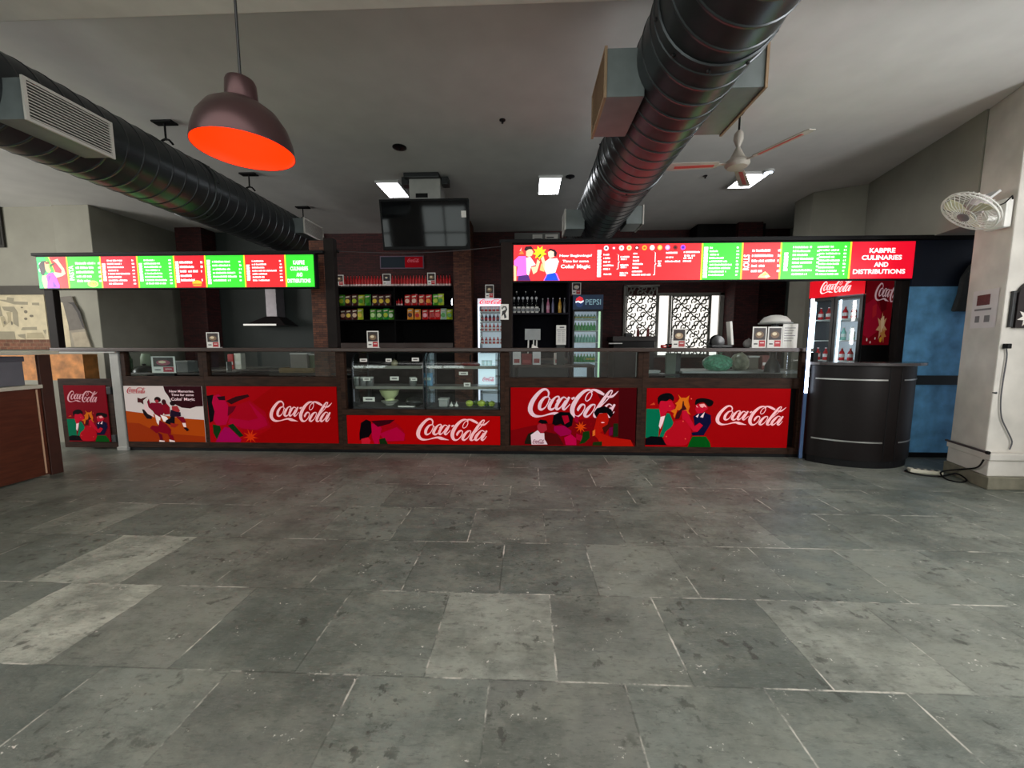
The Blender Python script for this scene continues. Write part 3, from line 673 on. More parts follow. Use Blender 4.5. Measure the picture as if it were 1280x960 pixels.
A.p((5, 3, 6), (380, 480), (395, 380), (470, 340), (580, 345), (625, 400), (610, 500), (560, 525), (480, 480), (420, 500)); A.p((150, 0, 30), (490, 385), (560, 380), (580, 450), (525, 485))
A.p((140, 0, 60), (400, 505), (520, 500), (605, 560), (600, 600), (480, 625), (400, 560)); A.p((170, 0, 60), (520, 640), (600, 600), (662, 650), (665, 728), (540, 728))
A.p((140, 0, 36), (640, 380), (690, 400), (680, 470), (640, 450)); A.p((150, 0, 40), (660, 590), (740, 620), (720, 680), (660, 660))
A.p((12, 46, 8), (740, 570), (810, 560), (820, 640), (760, 700), (700, 715), (730, 640)); A.star((200, 60, 6), 712, 515, 74, 26, 9)
A.p((160, 14, 4), (900, 355), (1015, 350), (1035, 430), (1005, 520), (940, 580), (1060, 630), (1290, 660), (1330, 735), (960, 735), (900, 640), (850, 590), (880, 470))
A.p((4, 2, 4), (860, 345), (895, 295), (980, 268), (1062, 310), (1085, 365), (1055, 405), (1010, 350), (925, 352), (890, 405)); A.e((225, 160, 160), 965, 460, 22, 7, 8)
A.p((200, 90, 30), (850, 560), (880, 540), (880, 610), (850, 620)); A.p((60, 10, 6), (960, 520), (1040, 470), (1060, 500), (990, 600)); A.p((100, 0, 50), (1040, 520), (1082, 510), (1082, 605), (1040, 612))
A.p((20, 36, 12), (1090, 470), (1142, 470), (1146, 620), (1088, 625)); A.p((20, 40, 8), (860, 690), (962, 680), (962, 730), (850, 730))
A.p((150, 30, 46), (205, 500), (240, 470), (312, 490), (322, 550), (262, 592), (210, 560)); A.p((5, 3, 6), (214, 462), (240, 430), (310, 440), (332, 476), (262, 482))
A.p((215, 190, 196), (130, 612), (210, 555), (242, 590), (288, 590), (292, 660), (328, 722), (140, 726))
ap = ad(t4, a, b, .13, .915, (140, 0, 4), art4)
logo(ap, a + (98 - ox) * u, a + (1135 - ox) * u, .915 - (400 - oy) * v, .915 - (70 - oy) * v, (218, 180, 190), F - .0295)
art4b.build('painted_friends', ap)
put = flat(); put_script(put, a + (152 - ox) * u, a + (290 - ox) * u, .915 - (692 - oy) * v, .915 - (640 - oy) * v, yb - .0055, P(110, 20, 60)); put.build('shirt_lettering', ap)
pane(t4, x0 + .06, x1 - .06)
MB().box(x1 - .075, x1 - .066, F + .04, F + .05, 1.06, 1.385, STEEL).build('glass_clip', t4)

# bay 5
x0, x1 = X_(804, F), 3.62
t5 = bay(x0, x1, 'rightmost counter unit with poster of a couple sharing a bottle', pw=.08)
a, b = X_(810, F), X_(991, F)
def art5(m, y):
    s = 1090 / (86.5)      # art drawn over the left half of the board
    A = Art(m, (60, 0, 60 + 181 * 12.6, 930), (a, b, .13, .915), y, P); couple(A)
ap = ad(t5, a, b, .13, .915, (142, 0, 4), art5)
u = (b - a) / (1218 - 62); v = .785 / (752 - 268)
logo(ap, a + (630 - 62) * u, a + (1190 - 62) * u, .915 - (572 - 268) * v, .915 - (405 - 268) * v)
pane(t5, x0 + .08, x1 - .10)

# ledge running over all bays
t = thing('counter_ledge', (-1.45, 5.25, 1.39), 'long dark wooden ledge running along the top of the whole counter', 'ledge')
MB().bbox(-6.53, 3.64, 5.04, 5.40, 1.39, 1.44, WOODX, .008).build('ledge_board', t)
MB().box(-6.52, -5.62, 5.05, 5.38, 1.372, 1.389, LTGREY).build('metal_edge', t)

# --- gate at the left end
g = thing('counter_gate', (-6.17, 5.12, 0), 'small dark hinged counter gate with red poster at left end', 'gate')
MB().bbox(-6.56, -5.77, 5.11, 5.15, .03, 1.01, WOOD, .006).build('gate_leaf', g)
a, b = -6.47, -5.86
def artg(m, y):
    A = Art(m, (60, -560, 1150, 930), (a, b, .12, .92), y, P); couple(A)
m = flat(); m.box(a, b, 5.098, 5.108, .12, .92, P(112, 0, 18)); artg(m, 5.0975); gp = m.build('advert_panel', g)
u = (b - a) / 330; v = .8 / 415
logo(gp, a + 25 * u, a + 268 * u, .92 - 125 * v, .92 - 40 * v, (205, 150, 158), 5.0935)
MB().bbox(-5.83, -5.765, 5.08, 5.109, .80, .90, DKGREY).build('latch', g); MB().bbox(-5.83, -5.765, 5.085, 5.11, .12, .22, DKGREY).build('hinge', g)
p = thing('gate_post', (-5.68, 5.12, 0), 'pale grey metal post between the gate and the counter', 'post')
MB().bbox(-5.745, -5.62, 5.09, 5.16, 0, 1.37, LTGREY, .006).build('post_body', p); MB().bbox(-5.76, -5.61, 5.08, 5.17, 0, .05, LTGREY).build('foot_plate', p)

# --- tall posts that carry the boards
def post(x0, x1, y0, y1, z1, label, m=WOOD, z0=1.44):
    t = thing('support_post', ((x0 + x1) / 2, (y0 + y1) / 2, z0), label, 'post')
    MB().box(x0, x1, y0, y1, z0, z1, m).build('post_body', t, .006); return t
DKP = mat('dark_post', (28, 22, 20), .65, spec=.15, var=.2)
post(X_(65, 5.16), X_(76, 5.16), 5.14, 5.22, 2.234, 'slim dark post under the left end of the left menu board', DKP)
post(X_(410, 5.2), X_(422, 5.2), 5.2, 5.3, 2.90, 'dark post beside the brick pier, right of the left menu board', DKP)
post(X_(626.5, 5.14), X_(640.5, 5.14), 5.12, 5.22, 2.80, 'tall dark post between the two menu boards', mat('post_brown', (34, 25, 22), .65, spec=.15, var=.25))
post(X_(1119, 5.22), X_(1130, 5.22), 5.215, 5.30, 2.82, 'dark post at the right end of the right menu board', DKP, 0)
t = thing('corner_post', (3.66, 5.05, 0), 'black post at the right counter end carrying the glowing light strip', 'post')
MB().box(3.63, 3.69, 5.03, 5.09, 0, 1.385, BLACK).build('post_body', t, .004)
l = thing('led_strip', (3.56, 5.0, .9), 'glowing vertical white light strip beside the round desk', 'light strip')
LX = 3.52
MB().box(LX - .02, LX + .02, 4.965, 4.98, .03, 2.05, mat('strip_channel', (60, 84, 120), .25, .3, var=.05)).build('channel', l)
MB().box(LX - .016, LX + .016, 4.955, 4.965, .88, 2.04, mat('strip_glow', (255, 255, 255), .4, var=0, emit=22, ecol=(215, 232, 255))).build('glowing_tube', l)

# ================================================================== MENU BOARDS
def board(x0, x1, z0, z1, label, segs):
    y = F; t = thing('menu_board', ((x0 + x1) / 2, y, z0), label, 'menu board')
    h = MB(); h.box(x0 - .02, x1 + .02, y + .006, y + .09, z0 - .015, z1 + .02, BLACK); h.build('housing', t, .004)
    for xa, xb, fn in segs:
        m = flat(); o = fn(m, xa, xb, z0, z1, y, t)
    return t
GR = (52, 214, 46); RD = (232, 26, 34); LW = (255, 255, 255)
def menu(colr, rows, title=None, food=None, rows2=None, tz=(.1, .9), pr=True, lw_=.0, ttx=None, pad=.20):
    pad = .27 if ttx else pad
    def fn(m, xa, xb, z0, z1, y, t):
        w_ = xb - xa; h_ = z1 - z0; m.box(xa, xb, y - .006, y + .006, z0, z1, S(*colr))
        m.add([(xa, y - .0065, z1), (xa + .018, y - .0065, z1), (xa + .018, y - .0065, z0), (xa, y - .0065, z0)], [(0, 1, 2, 3)], S(255, 226, 40))
        o = m.build('menu_panel', t); q = flat(); r = random.Random(int(xa * 97) + 5); W_ = S(*LW)
        if ttx:
            vs, fs = text_geo(ttx, bold=.03); tx0 = xa + w_ * .055; tw = h_ * .17
            q.add([(tx0 + (1 - v_) * tw, y - .0072, z0 + h_ * (tz[0] + (tz[1] - tz[0]) * u_)) for u_, v_ in vs], fs, W_)
        elif title is not None: vblobs(q, xa + w_ * .06, h_ * .115, z0 + h_ * tz[0], z0 + h_ * tz[1], y - .0072, W_, r)
        for (rr, off, wd) in ((rows, pad, .6 if rows2 is None else .30),) + (((rows2, .56, .30),) if rows2 else ()):
            n = len(rr); a0, a1 = .16, .86
            if n >= 8: a0, a1 = .08, .92
            st = (a1 - a0) * h_ / n
            for i, ln in enumerate(rr):
                z = z0 + h_ * a1 - st * (i + 1) + st * .25
                if ln <= 0: continue
                blobs(q, xa + w_ * off, xa + w_ * (off + wd * ln), z, min(st * .52, .03), y - .0072, W_, r)
                if pr: blobs(q, xa + w_ * (off + wd + .07 if rows2 is None else off + wd + .05), xa + w_ * (off + wd + (.14 if rows2 is None else .09)), z, min(st * .52, .03), y - .0072, W_, r)
        q.build('lettering', o)
        if food:
            A_ = flat(); cx = xa + w_ * food[0]; cz = z0 + h_ * .13; Bq = Art(A_, (-10, -10, 10, 10), (cx - .085, cx + .085, cz - .055, cz + .055), y - .0075, S)
            if food[1] == 'plate': Bq.e((240, 240, 130), 0, 0, 9, 8, 20); Bq.e((150, 226, 90), 0, 0, 6.5, 5.6, 16); Bq.e((250, 214, 90), 0, .5, 4, 3.6, 12); Bq.e((230, 120, 50), 1, -1, 1.3, 1.2, 8)
            elif food[1] == 'roll': Bq.p((255, 236, 150), (-9, 7), (-6, 1), (1, -7), (5, -2), (9, 5), (4, 8)); Bq.p((240, 190, 90), (-4, 3), (2, -4), (4, 2)); Bq.e((250, 250, 220), 4, 4, 3, 2)
            else: Bq.e((255, 190, 40), 0, -1, 8, 6, 16); Bq.p((140, 90, 20), (-8, 1), (8, 1), (8, 3), (-8, 3)); Bq.p((255, 150, 20), (-7.5, 3), (7.5, 3), (6, 7), (-6, 7))
            A_.build('food_picture', o)
        return o
    return fn
def name_panel(colr):
    def fn(m, xa, xb, z0, z1, y, t):
        w_ = xb - xa; h_ = z1 - z0; m.box(xa, xb, y - .006, y + .006, z0, z1, S(*colr))
        m.add([(xa, y - .0065, z1), (xa + .018, y - .0065, z1), (xa + .018, y - .0065, z0), (xa, y - .0065, z0)], [(0, 1, 2, 3)], S(255, 226, 40))
        o = m.build('name_panel', t); q = flat()
        for s, c0, c1, zz in (('KABPRE', .30, .70, .76), ('CULINARIES', .19, .81, .57), ('AND', .39, .61, .38), ('DISTRIBUTIONS', .07, .88, .19)):
            put_text(q, s, xa + w_ * c0, xa + w_ * c1, z0 + h_ * (zz - .065), z0 + h_ * (zz + .065), y - .0072, S(*LW), bold=.035)
        q.build('lettering', o); return o
    return fn
def art_drinker_lit(m, xa, xb, z0, z1, y, t):
    m.box(xa, xb, y - .006, y + .006, z0, z1, S(0, 190, 96)); A = Art(m, (70, 145, 520, 560), (xa, xb, z0, z1), y - .0066, S)
    A.p(RD, (262, 145), (520, 145), (520, 560), (330, 560), (350, 430), (320, 300)); A.p((255, 232, 60), (252, 145), (268, 145), (350, 380), (330, 380), (300, 290))
    A.p((60, 210, 50), (200, 145), (252, 145), (330, 340), (250, 330)); A.e((235, 235, 245), 125, 240, 26, 22); A.e((235, 235, 245), 105, 320, 16, 24)
    A.p((36, 14, 22), (100, 250), (150, 200), (215, 195), (190, 240), (190, 340), (150, 390), (115, 370))
    A.p((250, 178, 130), (190, 215), (235, 200), (262, 240), (255, 285), (275, 320), (262, 350), (215, 345), (190, 300))
    A.p((250, 196, 170), (320, 190), (400, 170), (420, 215), (480, 300), (495, 370), (440, 400), (340, 425), (300, 360), (330, 345), (430, 360), (440, 320), (370, 230))
    A.p((236, 20, 70), (350, 230), (380, 250), (440, 330), (360, 345), (335, 290)); A.p((30, 60, 20), (262, 265), (300, 235), (345, 222), (345, 240), (300, 262), (280, 280))
    A.p((250, 186, 150), (130, 395), (200, 380), (215, 440), (185, 560), (145, 560), (120, 450))
    A.p((176, 60, 226), (195, 400), (230, 360), (300, 350), (350, 420), (385, 520), (380, 560), (190, 560), (205, 470)); A.p((120, 30, 170), (230, 400), (260, 400), (215, 480)); A.p((120, 30, 170), (290, 470), (340, 540), (285, 545))
    A.p((120, 60, 20), (195, 215), (262, 205), (262, 235), (215, 238))
    return m.build('picture_panel', t)
LB0, LB1, LZ0, LZ1 = X_(59, F), X_(397, F), 2.25, 2.665
e = [X_(q, F) for q in (59, 95, 136, 181, 226, 264, 312, 362, 397)]
board(LB0, LB1, LZ0, LZ1, 'left backlit menu board with green and red columns', [
 (e[0], e[1], art_drinker_lit), (e[1], e[2], menu(GR, (1, .9, .9, .75, .7), food=(.74, 'plate'), ttx='PASTA', tz=(.25, .72))), (e[2], e[3], menu((214, 12, 44), (.7, .65, .75, .5, 1, .6, .85, .65), title=1, tz=(.22, .78))),
 (e[3], e[4], menu(GR, (.5, .75, .8, .7, .8, .8, 1, .95), title=1, tz=(.2, .78))), (e[4], e[5], menu((222, 12, 34), (.7, .8, .95, .6, .75), title=1, food=(.72, 'burger'), tz=(.15, .85))),
 (e[5], e[6], menu(GR, (.75, .8, .75, .95, 1, .75), title=1)), (e[6], e[7], menu((236, 34, 40), (.5, .6, .5, 1, .6, .5, .7), ttx=None, title=1, tz=(.2, .72))), (e[7], e[8], name_panel(GR))])
RB0, RB1, RZ0, RZ1 = X_(642, F), X_(1131, F), 2.31, 2.76
def couple_lit(m, xa, xb, z0, z1, y, t):
    m.box(xa, xb, y - .006, y + .006, z0, z1, S(244, 44, 50))
    A = Art(m, (45, 150, 1090, 600), (xa, xb, z0, z1), y - .0066, S)
    A.star((255, 232, 30), 380, 250, 92, 52, 9); A.p((250, 130, 60), (110, 265), (150, 215), (180, 265)); A.p((255, 190, 180), (120, 225), (150, 175), (140, 225))
    A.p((222, 110, 232), (50, 345), (110, 290), (200, 290), (225, 400), (205, 530), (85, 540), (95, 420), (50, 400)); A.p((250, 200, 150), (45, 400), (80, 420), (80, 600), (48, 600))
    A.p((250, 236, 246), (205, 310), (260, 300), (330, 400), (270, 420), (240, 535), (215, 520)); A.p((70, 20, 110), (105, 540), (235, 525), (265, 600), (95, 600))
    A.p((255, 205, 160), (205, 220), (265, 190), (298, 240), (280, 285), (240, 300), (205, 285)); A.p((40, 10, 20), (180, 205), (200, 170), (270, 165), (300, 205), (240, 205), (200, 230))
    A.p((255, 214, 170), (270, 430), (300, 520), (345, 490), (385, 360), (350, 330), (330, 420)); A.p((250, 190, 120), (380, 470), (440, 490), (450, 440), (400, 380)); A.p((60, 100, 20), (350, 300), (385, 262), (405, 275), (375, 305))
    A.p((255, 214, 170), (395, 320), (425, 290), (450, 360), (455, 480), (430, 440)); A.p((248, 252, 246), (450, 360), (500, 325), (600, 320), (625, 360), (580, 500), (470, 520), (445, 470))
    A.p((255, 222, 190), (485, 240), (530, 220), (575, 250), (565, 300), (510, 320), (490, 290)); A.p((40, 10, 24), (480, 225), (510, 195), (575, 215), (600, 250), (590, 300), (560, 290), (560, 240), (520, 222))
    A.p((0, 70, 220), (475, 520), (580, 500), (625, 600), (440, 600)); A.p((220, 110, 230), (585, 505), (600, 510), (640, 600), (622, 600)); A.p((220, 110, 230), (470, 520), (480, 520), (442, 600), (428, 600))
    o = m.build('picture_panel', t); q = flat(); W_ = S(*LW); w_ = xb - xa; h_ = z1 - z0
    fx_ = lambda px: xa + (px - 45) / 1045 * w_
    fz_ = lambda py: z1 - (py - 150) / 450 * h_
    for s, a_, b_, c_, d_ in (('New Beginnings?', 632, 1045, 272, 312), ('Time for some', 672, 1005, 340, 374), ("Coke' Magic", 650, 1025, 398, 460)):
        put_text(q, s, fx_(a_), fx_(b_), fz_(d_), fz_(c_), y - .0075, W_, bold=.035)
    q.build('slogan', o); return o
def drinks(m, xa, xb, z0, z1, y, t):
    m.box(xa, xb, y - .006, y + .006, z0, z1, S(246, 34, 42)); o = m.build('menu_panel', t); q = flat(); r = random.Random(11); W_ = S(*LW)
    w_ = xb - xa; h_ = z1 - z0; fx_ = lambda px: xa + px / 1200 * w_; fz_ = lambda py: z1 - (py - 110) / 390 * h_
    vblobs(q, fx_(20), fx_(66) - fx_(20), fz_(465), fz_(160), y - .0072, W_, r)
    rows = [(90, 158, 232), (90, 168, 270), (90, 172, 310), (90, 218, 348), (90, 170, 388), (90, 205, 444), (285, 385, 258), (290, 360, 282), (285, 378, 346), (290, 360, 370), (282, 375, 432), (282, 358, 456),
            (430, 495, 222), (428, 505, 260), (428, 502, 300), (425, 548, 336), (425, 500, 376), (420, 540, 416), (420, 640, 452), (710, 750, 306), (715, 745, 332), (708, 750, 356),
            (800, 935, 218), (800, 885, 266), (792, 968, 310), (1000, 1180, 212), (1000, 1130, 250), (1000, 1110, 276), (995, 1090, 308)]
    for a_, b_, py in rows: blobs(q, fx_(a_), fx_(b_), fz_(py), .022, y - .0072, W_, r)
    def br(x, ya, yb):
        pts = [(x - 16, ya), (x, ya + 8), (x, (ya + yb) / 2 - 14), (x + 12, (ya + yb) / 2), (x, (ya + yb) / 2 + 14), (x, yb - 8), (x - 16, yb)]
        for p0, p1 in zip(pts, pts[1:]):
            q.add([(fx_(p0[0] - 4), y - .0072, fz_(p0[1] - 3)), (fx_(p0[0] + 4), y - .0072, fz_(p0[1] + 3)), (fx_(p1[0] + 4), y - .0072, fz_(p1[1] + 3)), (fx_(p1[0] - 4), y - .0072, fz_(p1[1] - 3))], [(0, 1, 2, 3)], W_)
    br(262, 218, 382); br(680, 195, 448); q.build('lettering', o)
    k = flat(); cols = [((245, 235, 235), (60, 60, 90)), ((230, 40, 60), (255, 225, 225)), ((250, 250, 250), (230, 120, 120)), ((255, 214, 160), (240, 150, 60)), ((120, 10, 20), (255, 255, 255)), ((250, 170, 40), (230, 60, 40)), ((255, 240, 230), (255, 255, 255)), ((240, 190, 80), (255, 240, 160)), ((225, 150, 230), (250, 230, 250)), ((130, 8, 14), (30, 0, 6)), ((160, 70, 230), (40, 30, 170))]
    for i, (c1, c2) in enumerate(cols):
        cx = 120 + i * 87; Bq = Art(k, (0, 0, 1200, 390), (xa, xb, z0, z1), y - .0072, S); Bq.e(c1, cx, 42, 28, 28, 16); Bq.e(c2, cx, 42, 14, 12, 12)
    k.build('drink_badges', o); return o
e = [X_(q, F) for q in (642, 742, 871, 920, 967, 1052, 1131)]
board(RB0, RB1, RZ0, RZ1, 'right backlit menu board, longer, beginning with a painted couple', [
 (e[0], e[1], couple_lit), (e[1], e[2], drinks), (e[2], e[3], menu(GR, (.15, .35, .4, .6, .75, 1, .9, .75, .65), title=1, tz=(.05, .92))),
 (e[3], e[4], menu(RD, (.8, .95, 1, .6, .5), food=(.62, 'roll'), ttx='ROLLS', tz=(.25, .68))), (e[4], e[5], menu(GR, (.9, .85, .75, 1, .95, .5, 1, .75), title=1, rows2=(.7, .95, 1, .75, 1, 1, .8, .9, 1), tz=(.22, .76), pad=.18)), (e[5], e[6], name_panel((228, 8, 40)))])
# dark beam that carries the boards on the right
t = thing('board_beam', (3.3, 5.2, 2.79), 'dark beam above the right menu board reaching the white column', 'beam')
MB().box(-.36, 5.7, 5.13, 5.24, 2.79, 2.84, BLACK).build('beam_body', t, .004)
t = thing('board_beam', (-5.0, 5.22, 2.69), 'dark beam above the left menu board', 'beam')
MB().box(X_(52, 5.15), X_(409, 5.15), 5.15, 5.24, 2.69, 2.73, BLACK).build('beam_body', t, .004)
# ================================================================== BLUE PARTITION
BLU = mat('blue_sheet_paint', (112, 178, 234), .45, .1, var=.35, scale=5, bump=.1)
BLU_SHADE = mat('navy_sheet', (16, 26, 44), .5, .1, var=.2, scale=4)  # shade at the top of the partition, put in as a darker sheet
t = thing('blue_partition', (5.2, 5.2, 0), 'scuffed blue sheet partition between the round desk and white column', 'partition')
MB().box(X_(1131, 5.2), 5.75, 5.2, 5.23, .03, 2.22, BLU).build('blue_sheet', t)
MB().box(X_(1131, 5.2), 5.75, 5.195, 5.235, 2.22, 2.79, BLU_SHADE).build('upper_sheet', t)
MB().box(X_(1131, 5.2), 5.75, 5.17, 5.20, .965, 1.085, DKGREY).build('cross_rail', t, .004)
MB().box(X_(1131, 5.2), 5.75, 5.17, 5.22, 0, .06, BLACK).build('bottom_rail', t)
# dark jacket like cloth hanging in the corner
t = thing('hanging_cloth', (5.42, 5.1, 1.9), 'dark grey cloth hanging on the partition beside the white column', 'cloth')
m = MB(); poly = [(X_(1187, 5.12), Z_(391, 5.12)), (X_(1192, 5.12), Z_(370, 5.12)), (X_(1194, 5.12), Z_(350, 5.12)), (X_(1203, 5.12), Z_(335, 5.12)), (X_(1214, 5.12), Z_(326, 5.12)), (X_(1222, 5.12), Z_(326, 5.12)), (X_(1222, 5.12), Z_(391, 5.12))]
m.prism(poly, 5.10, 5.165, mat('grey_cloth', (52, 54, 54), .9, var=.15, bump=.4, scale=10)); m.build('cloth_body', t, .02)
MB().tube([(5.55, 5.17, 2.42), (5.55, 5.11, 2.44), (5.55, 5.10, 2.38)], .006, STEEL).build('hook', t)
# black crumpled bag on top of the beam
t = thing('crumpled_bag', (5.35, 5.2, 2.84), 'black crumpled bag on the dark beam beneath the wall fan', 'bag')
m = MB(); rr = random.Random(5); prof = []
bm = bmesh.new(); bmesh.ops.create_icosphere(bm, subdivisions=3, radius=1)
for v in bm.verts:
    k = 1 + rr.uniform(-.10, .10); v.co = Vector((v.co.x * .22 * k, v.co.y * .10 * k, max(v.co.z * k, -.75) * .13 + .10))
m.add([v.co + Vector((5.36, 5.19, 2.842)) for v in bm.verts], [tuple(v.index for v in f.verts) for f in bm.faces], mat('black_bag', (12, 12, 14), .3, var=.1)); bm.free(); m.build('bag_body', t)
m = MB(); m.tube([(5.18, 5.15, 2.90), (5.14, 5.12, 2.99), (5.20, 5.11, 3.05), (5.28, 5.13, 3.02), (5.30, 5.14, 2.95)], .008, BLACK); m.build('handle', t)

# ================================================================== ROUND RECEPTION DESK
def arc(cx, hw, y0, bulge, n=24, a=0., b=1.):
    out = []
    for i in range(n + 1):
        s = a + (b - a) * i / n; x = cx - hw + 2 * hw * s; k = (2 * s - 1); out.append((x, y0 - bulge * (1 - k * k) ** .75 if abs(k) < 1 else y0))
    return out
cx, hw, yb = 4.20, .63, 4.97
t = thing('reception_desk', (cx, 4.85, 0), 'dark wenge bow fronted desk with thin metal strips, right of counter', 'desk')
MB().prism(arc(cx, hw, yb, .32) + [(cx + hw, yb + .05), (cx - hw, yb + .05)], .09, 1.23, WENGE, 'z', True).build('body', t)
MB().prism(arc(cx, hw - .03, yb, .31) + [(cx + hw - .03, yb + .03), (cx - hw + .03, yb + .03)], 0, .09, BLACK, 'z').build('kick_base', t)
MB().prism(arc(cx + .04, hw + .07, yb, .38) + [(cx + hw + .11, yb + .06), (cx - hw - .03, yb + .06)], 1.235, 1.27, mat('desk_top', (58, 54, 56), .25, var=.1, coat=.3), 'z').build('desk_top', t, .004)
def strip(a, b, z):
    p = arc(cx, hw, yb, .32, 24, a, b); q = [(x, y - .006) for x, y in p]; m = MB(); n = len(p)
    m.add([(x, y, z) for x, y in q] + [(x, y, z + .016) for x, y in q] + [(x, y + .005, z + .016) for x, y in p] + [(x, y + .005, z) for x, y in p],
          [(i, i + 1, n + i + 1, n + i) for i in range(n - 1)] + [(n + i, n + i + 1, 2 * n + i + 1, 2 * n + i) for i in range(n - 1)] + [(3 * n + i, 3 * n + i + 1, i + 1, i) for i in range(n - 1)], STEEL); m.build('metal_strip', t)
for z in (1.06, .31):
    strip(.02, .52, z); strip(.69, .985, z)
for s in (.54, .665):
    p = arc(cx, hw, yb, .32, 100, 0, 1)[int(s * 100)]; MB().box(p[0] - .004, p[0] + .004, p[1] - .003, p[1] + .02, .1, 1.225, BLACK).build('panel_joint', t)
# ================================================================== COOLERS
def bottle_mesh(mb, x, y, z, h, r, m, cap, label=None, seg=10):
    mb.lathe([(r * .9, z), (r, z + h * .04), (r, z + h * .55), (r * .78, z + h * .66), (r * .36, z + h * .80), (r * .34, z + h * .93)], m, (x, y, 0), seg)
def bottle_thing(name, loc, h, r, m, cap, lab, cat='bottle', group=None, band=None, labh=(.25, .5)):
    t = thing(name, loc, lab, cat, group); x, y, z = loc
    mb = MB(); bottle_mesh(mb, x, y, z, h, r, m, cap); mb.build('bottle_body', t)
    MB().lathe([(r * .40, z + h * .93), (r * .40, z + h)], cap, (x, y, 0), 10).build('cap', t)
    if band: MB().lathe([(r * 1.015, z + h * labh[0]), (r * 1.015, z + h * labh[1])], band, (x, y, 0), 12, cap=False).build('bottle_label', t)
    return t
COLA = mat('cola_liquid', (60, 14, 12), .2, var=.05); COLAR = mat('cola_red', (190, 16, 24), .35, var=.05); WCAP = mat('white_cap', (238, 226, 222), .4, var=0); RCAP = mat('red_cap', (200, 20, 24), .4, var=0)
GRNB = mat('green_bottle', (70, 170, 96), .25, var=.1); AQUA = mat('aqua_bottle', (150, 205, 190), .2, var=.1); YEL = mat('yellow_drink', (226, 190, 50), .3, var=.05); DARKB = mat('dark_bottle', (60, 20, 50), .3, var=.05)
def cooler(name, x0, x1, yf, z1, label, header, z0=0, shelves=(), door0=0.12, doorz=None, depth=.6, door_top=None):
    t = thing(name, ((x0 + x1) / 2, yf + depth / 2, z0), label, 'drinks cooler')
    c = MB(); w_ = .035; d1 = yf + depth
    c.box(x0, x0 + w_, yf + .04, d1, z0, z1, BLKPL); c.box(x1 - w_, x1, yf + .04, d1, z0, z1, BLKPL); c.box(x0 + w_, x1 - w_, d1 - .03, d1, z0, z1, BLKPL)
    c.box(x0 + w_, x1 - w_, yf + .04, d1 - .03, z1 - .03, z1, BLKPL); c.box(x0 + w_, x1 - w_, yf + .04, d1 - .03, z0, z0 + door0, BLKPL); c.build('cabinet', t)
    MB().box(x0 + w_, x1 - w_, d1 - .05, d1 - .031, z0 + door0, door_top, COOLIN).build('lit_liner', t)
    for z in shelves:
        MB().box(x0 + w_, x1 - w_, yf + .08, d1 - .05, z - .012, z, WHITE).build('shelf', t)
    d = MB(); fw_ = .035
    for a in ((x0, x0 + fw_, z0 + door0, door_top), (x1 - fw_, x1, z0 + door0, door_top), (x0 + fw_, x1 - fw_, z0 + door0, z0 + door0 + fw_), (x0 + fw_, x1 - fw_, door_top - fw_, door_top)): d.box(a[0], a[1], yf, yf + .04, a[2], a[3], header[0])
    d_ = d.build('door', t); MB().box(x0 + fw_, x1 - fw_, yf + .015, yf + .02, z0 + door0 + fw_, door_top - fw_, GLASS).build('door_glass', d_)
    return t
# red cola cooler (left), mostly bright
x0, x1 = X_(597.5, 8.1), X_(631, 8.1); zt = Z_(373, 8.1); LITW = mat('lit_frame_white', (235, 240, 250), .4, var=0, emit=.9, ecol=(228, 236, 255))
sh = [Z_(q, 8.25) for q in (389.5, 401.5, 413.5, 429.5)] + [1.15, .8, .45]
tc = cooler('drinks_cooler', x0, x1, 8.1, zt, 'tall bright white cooler of red cans and cola bottles', (LITW,), shelves=sh, door_top=zt - .12)
m = flat(); m.box(x0, x1, 8.095, 8.14, zt - .12, zt, mat('header_pale', (232, 226, 236), .4, var=0, emit=.55)); h = m.build('header', tc)
m = flat(); put_script(m, x0 + .04, x1 - .03, zt - .115, zt - .015, 8.092, S(226, 40, 70)); m.build('lettering', h)
pr = None
for si, z in enumerate(sh[:4]):
    for k in range(6):
        x = x0 + .075 + k * (x1 - x0 - .15) / 5
        if si == 0:
            t = thing('drink_can', (x, 8.26, z), 'red drink can on the top shelf of the white cooler', 'can', 'red cans in the white cooler')
            MB().lathe([(.028, z), (.036, z + .01), (.036, z + .13), (.028, z + .145)], COLAR, (x, 8.26, 0), 12).build('can_body', t); MB().lathe([(.0365, z + .05), (.0365, z + .09)], mat('can_band', (240, 210, 215), .4, var=0), (x, 8.26, 0), 12, cap=False).build('can_label', t)
        else:
            lab = {1: ('dark purple soda bottle on second shelf of the white cooler', 'dark bottles in the white cooler', DARKB, COLAR, WCAP), 2: ('red labelled cola bottle on third shelf of the white cooler', 'red bottles on third shelf', COLAR, WCAP, RCAP), 3: ('short red cola bottle on the lowest visible white cooler shelf', 'red bottles on low shelf', COLAR, WCAP, RCAP)}[si]
            bottle_thing('soda_bottle', (x, 8.26, z), .155 if si < 3 else .14, .032, lab[2], lab[4], lab[0], 'bottle', lab[1], lab[3])
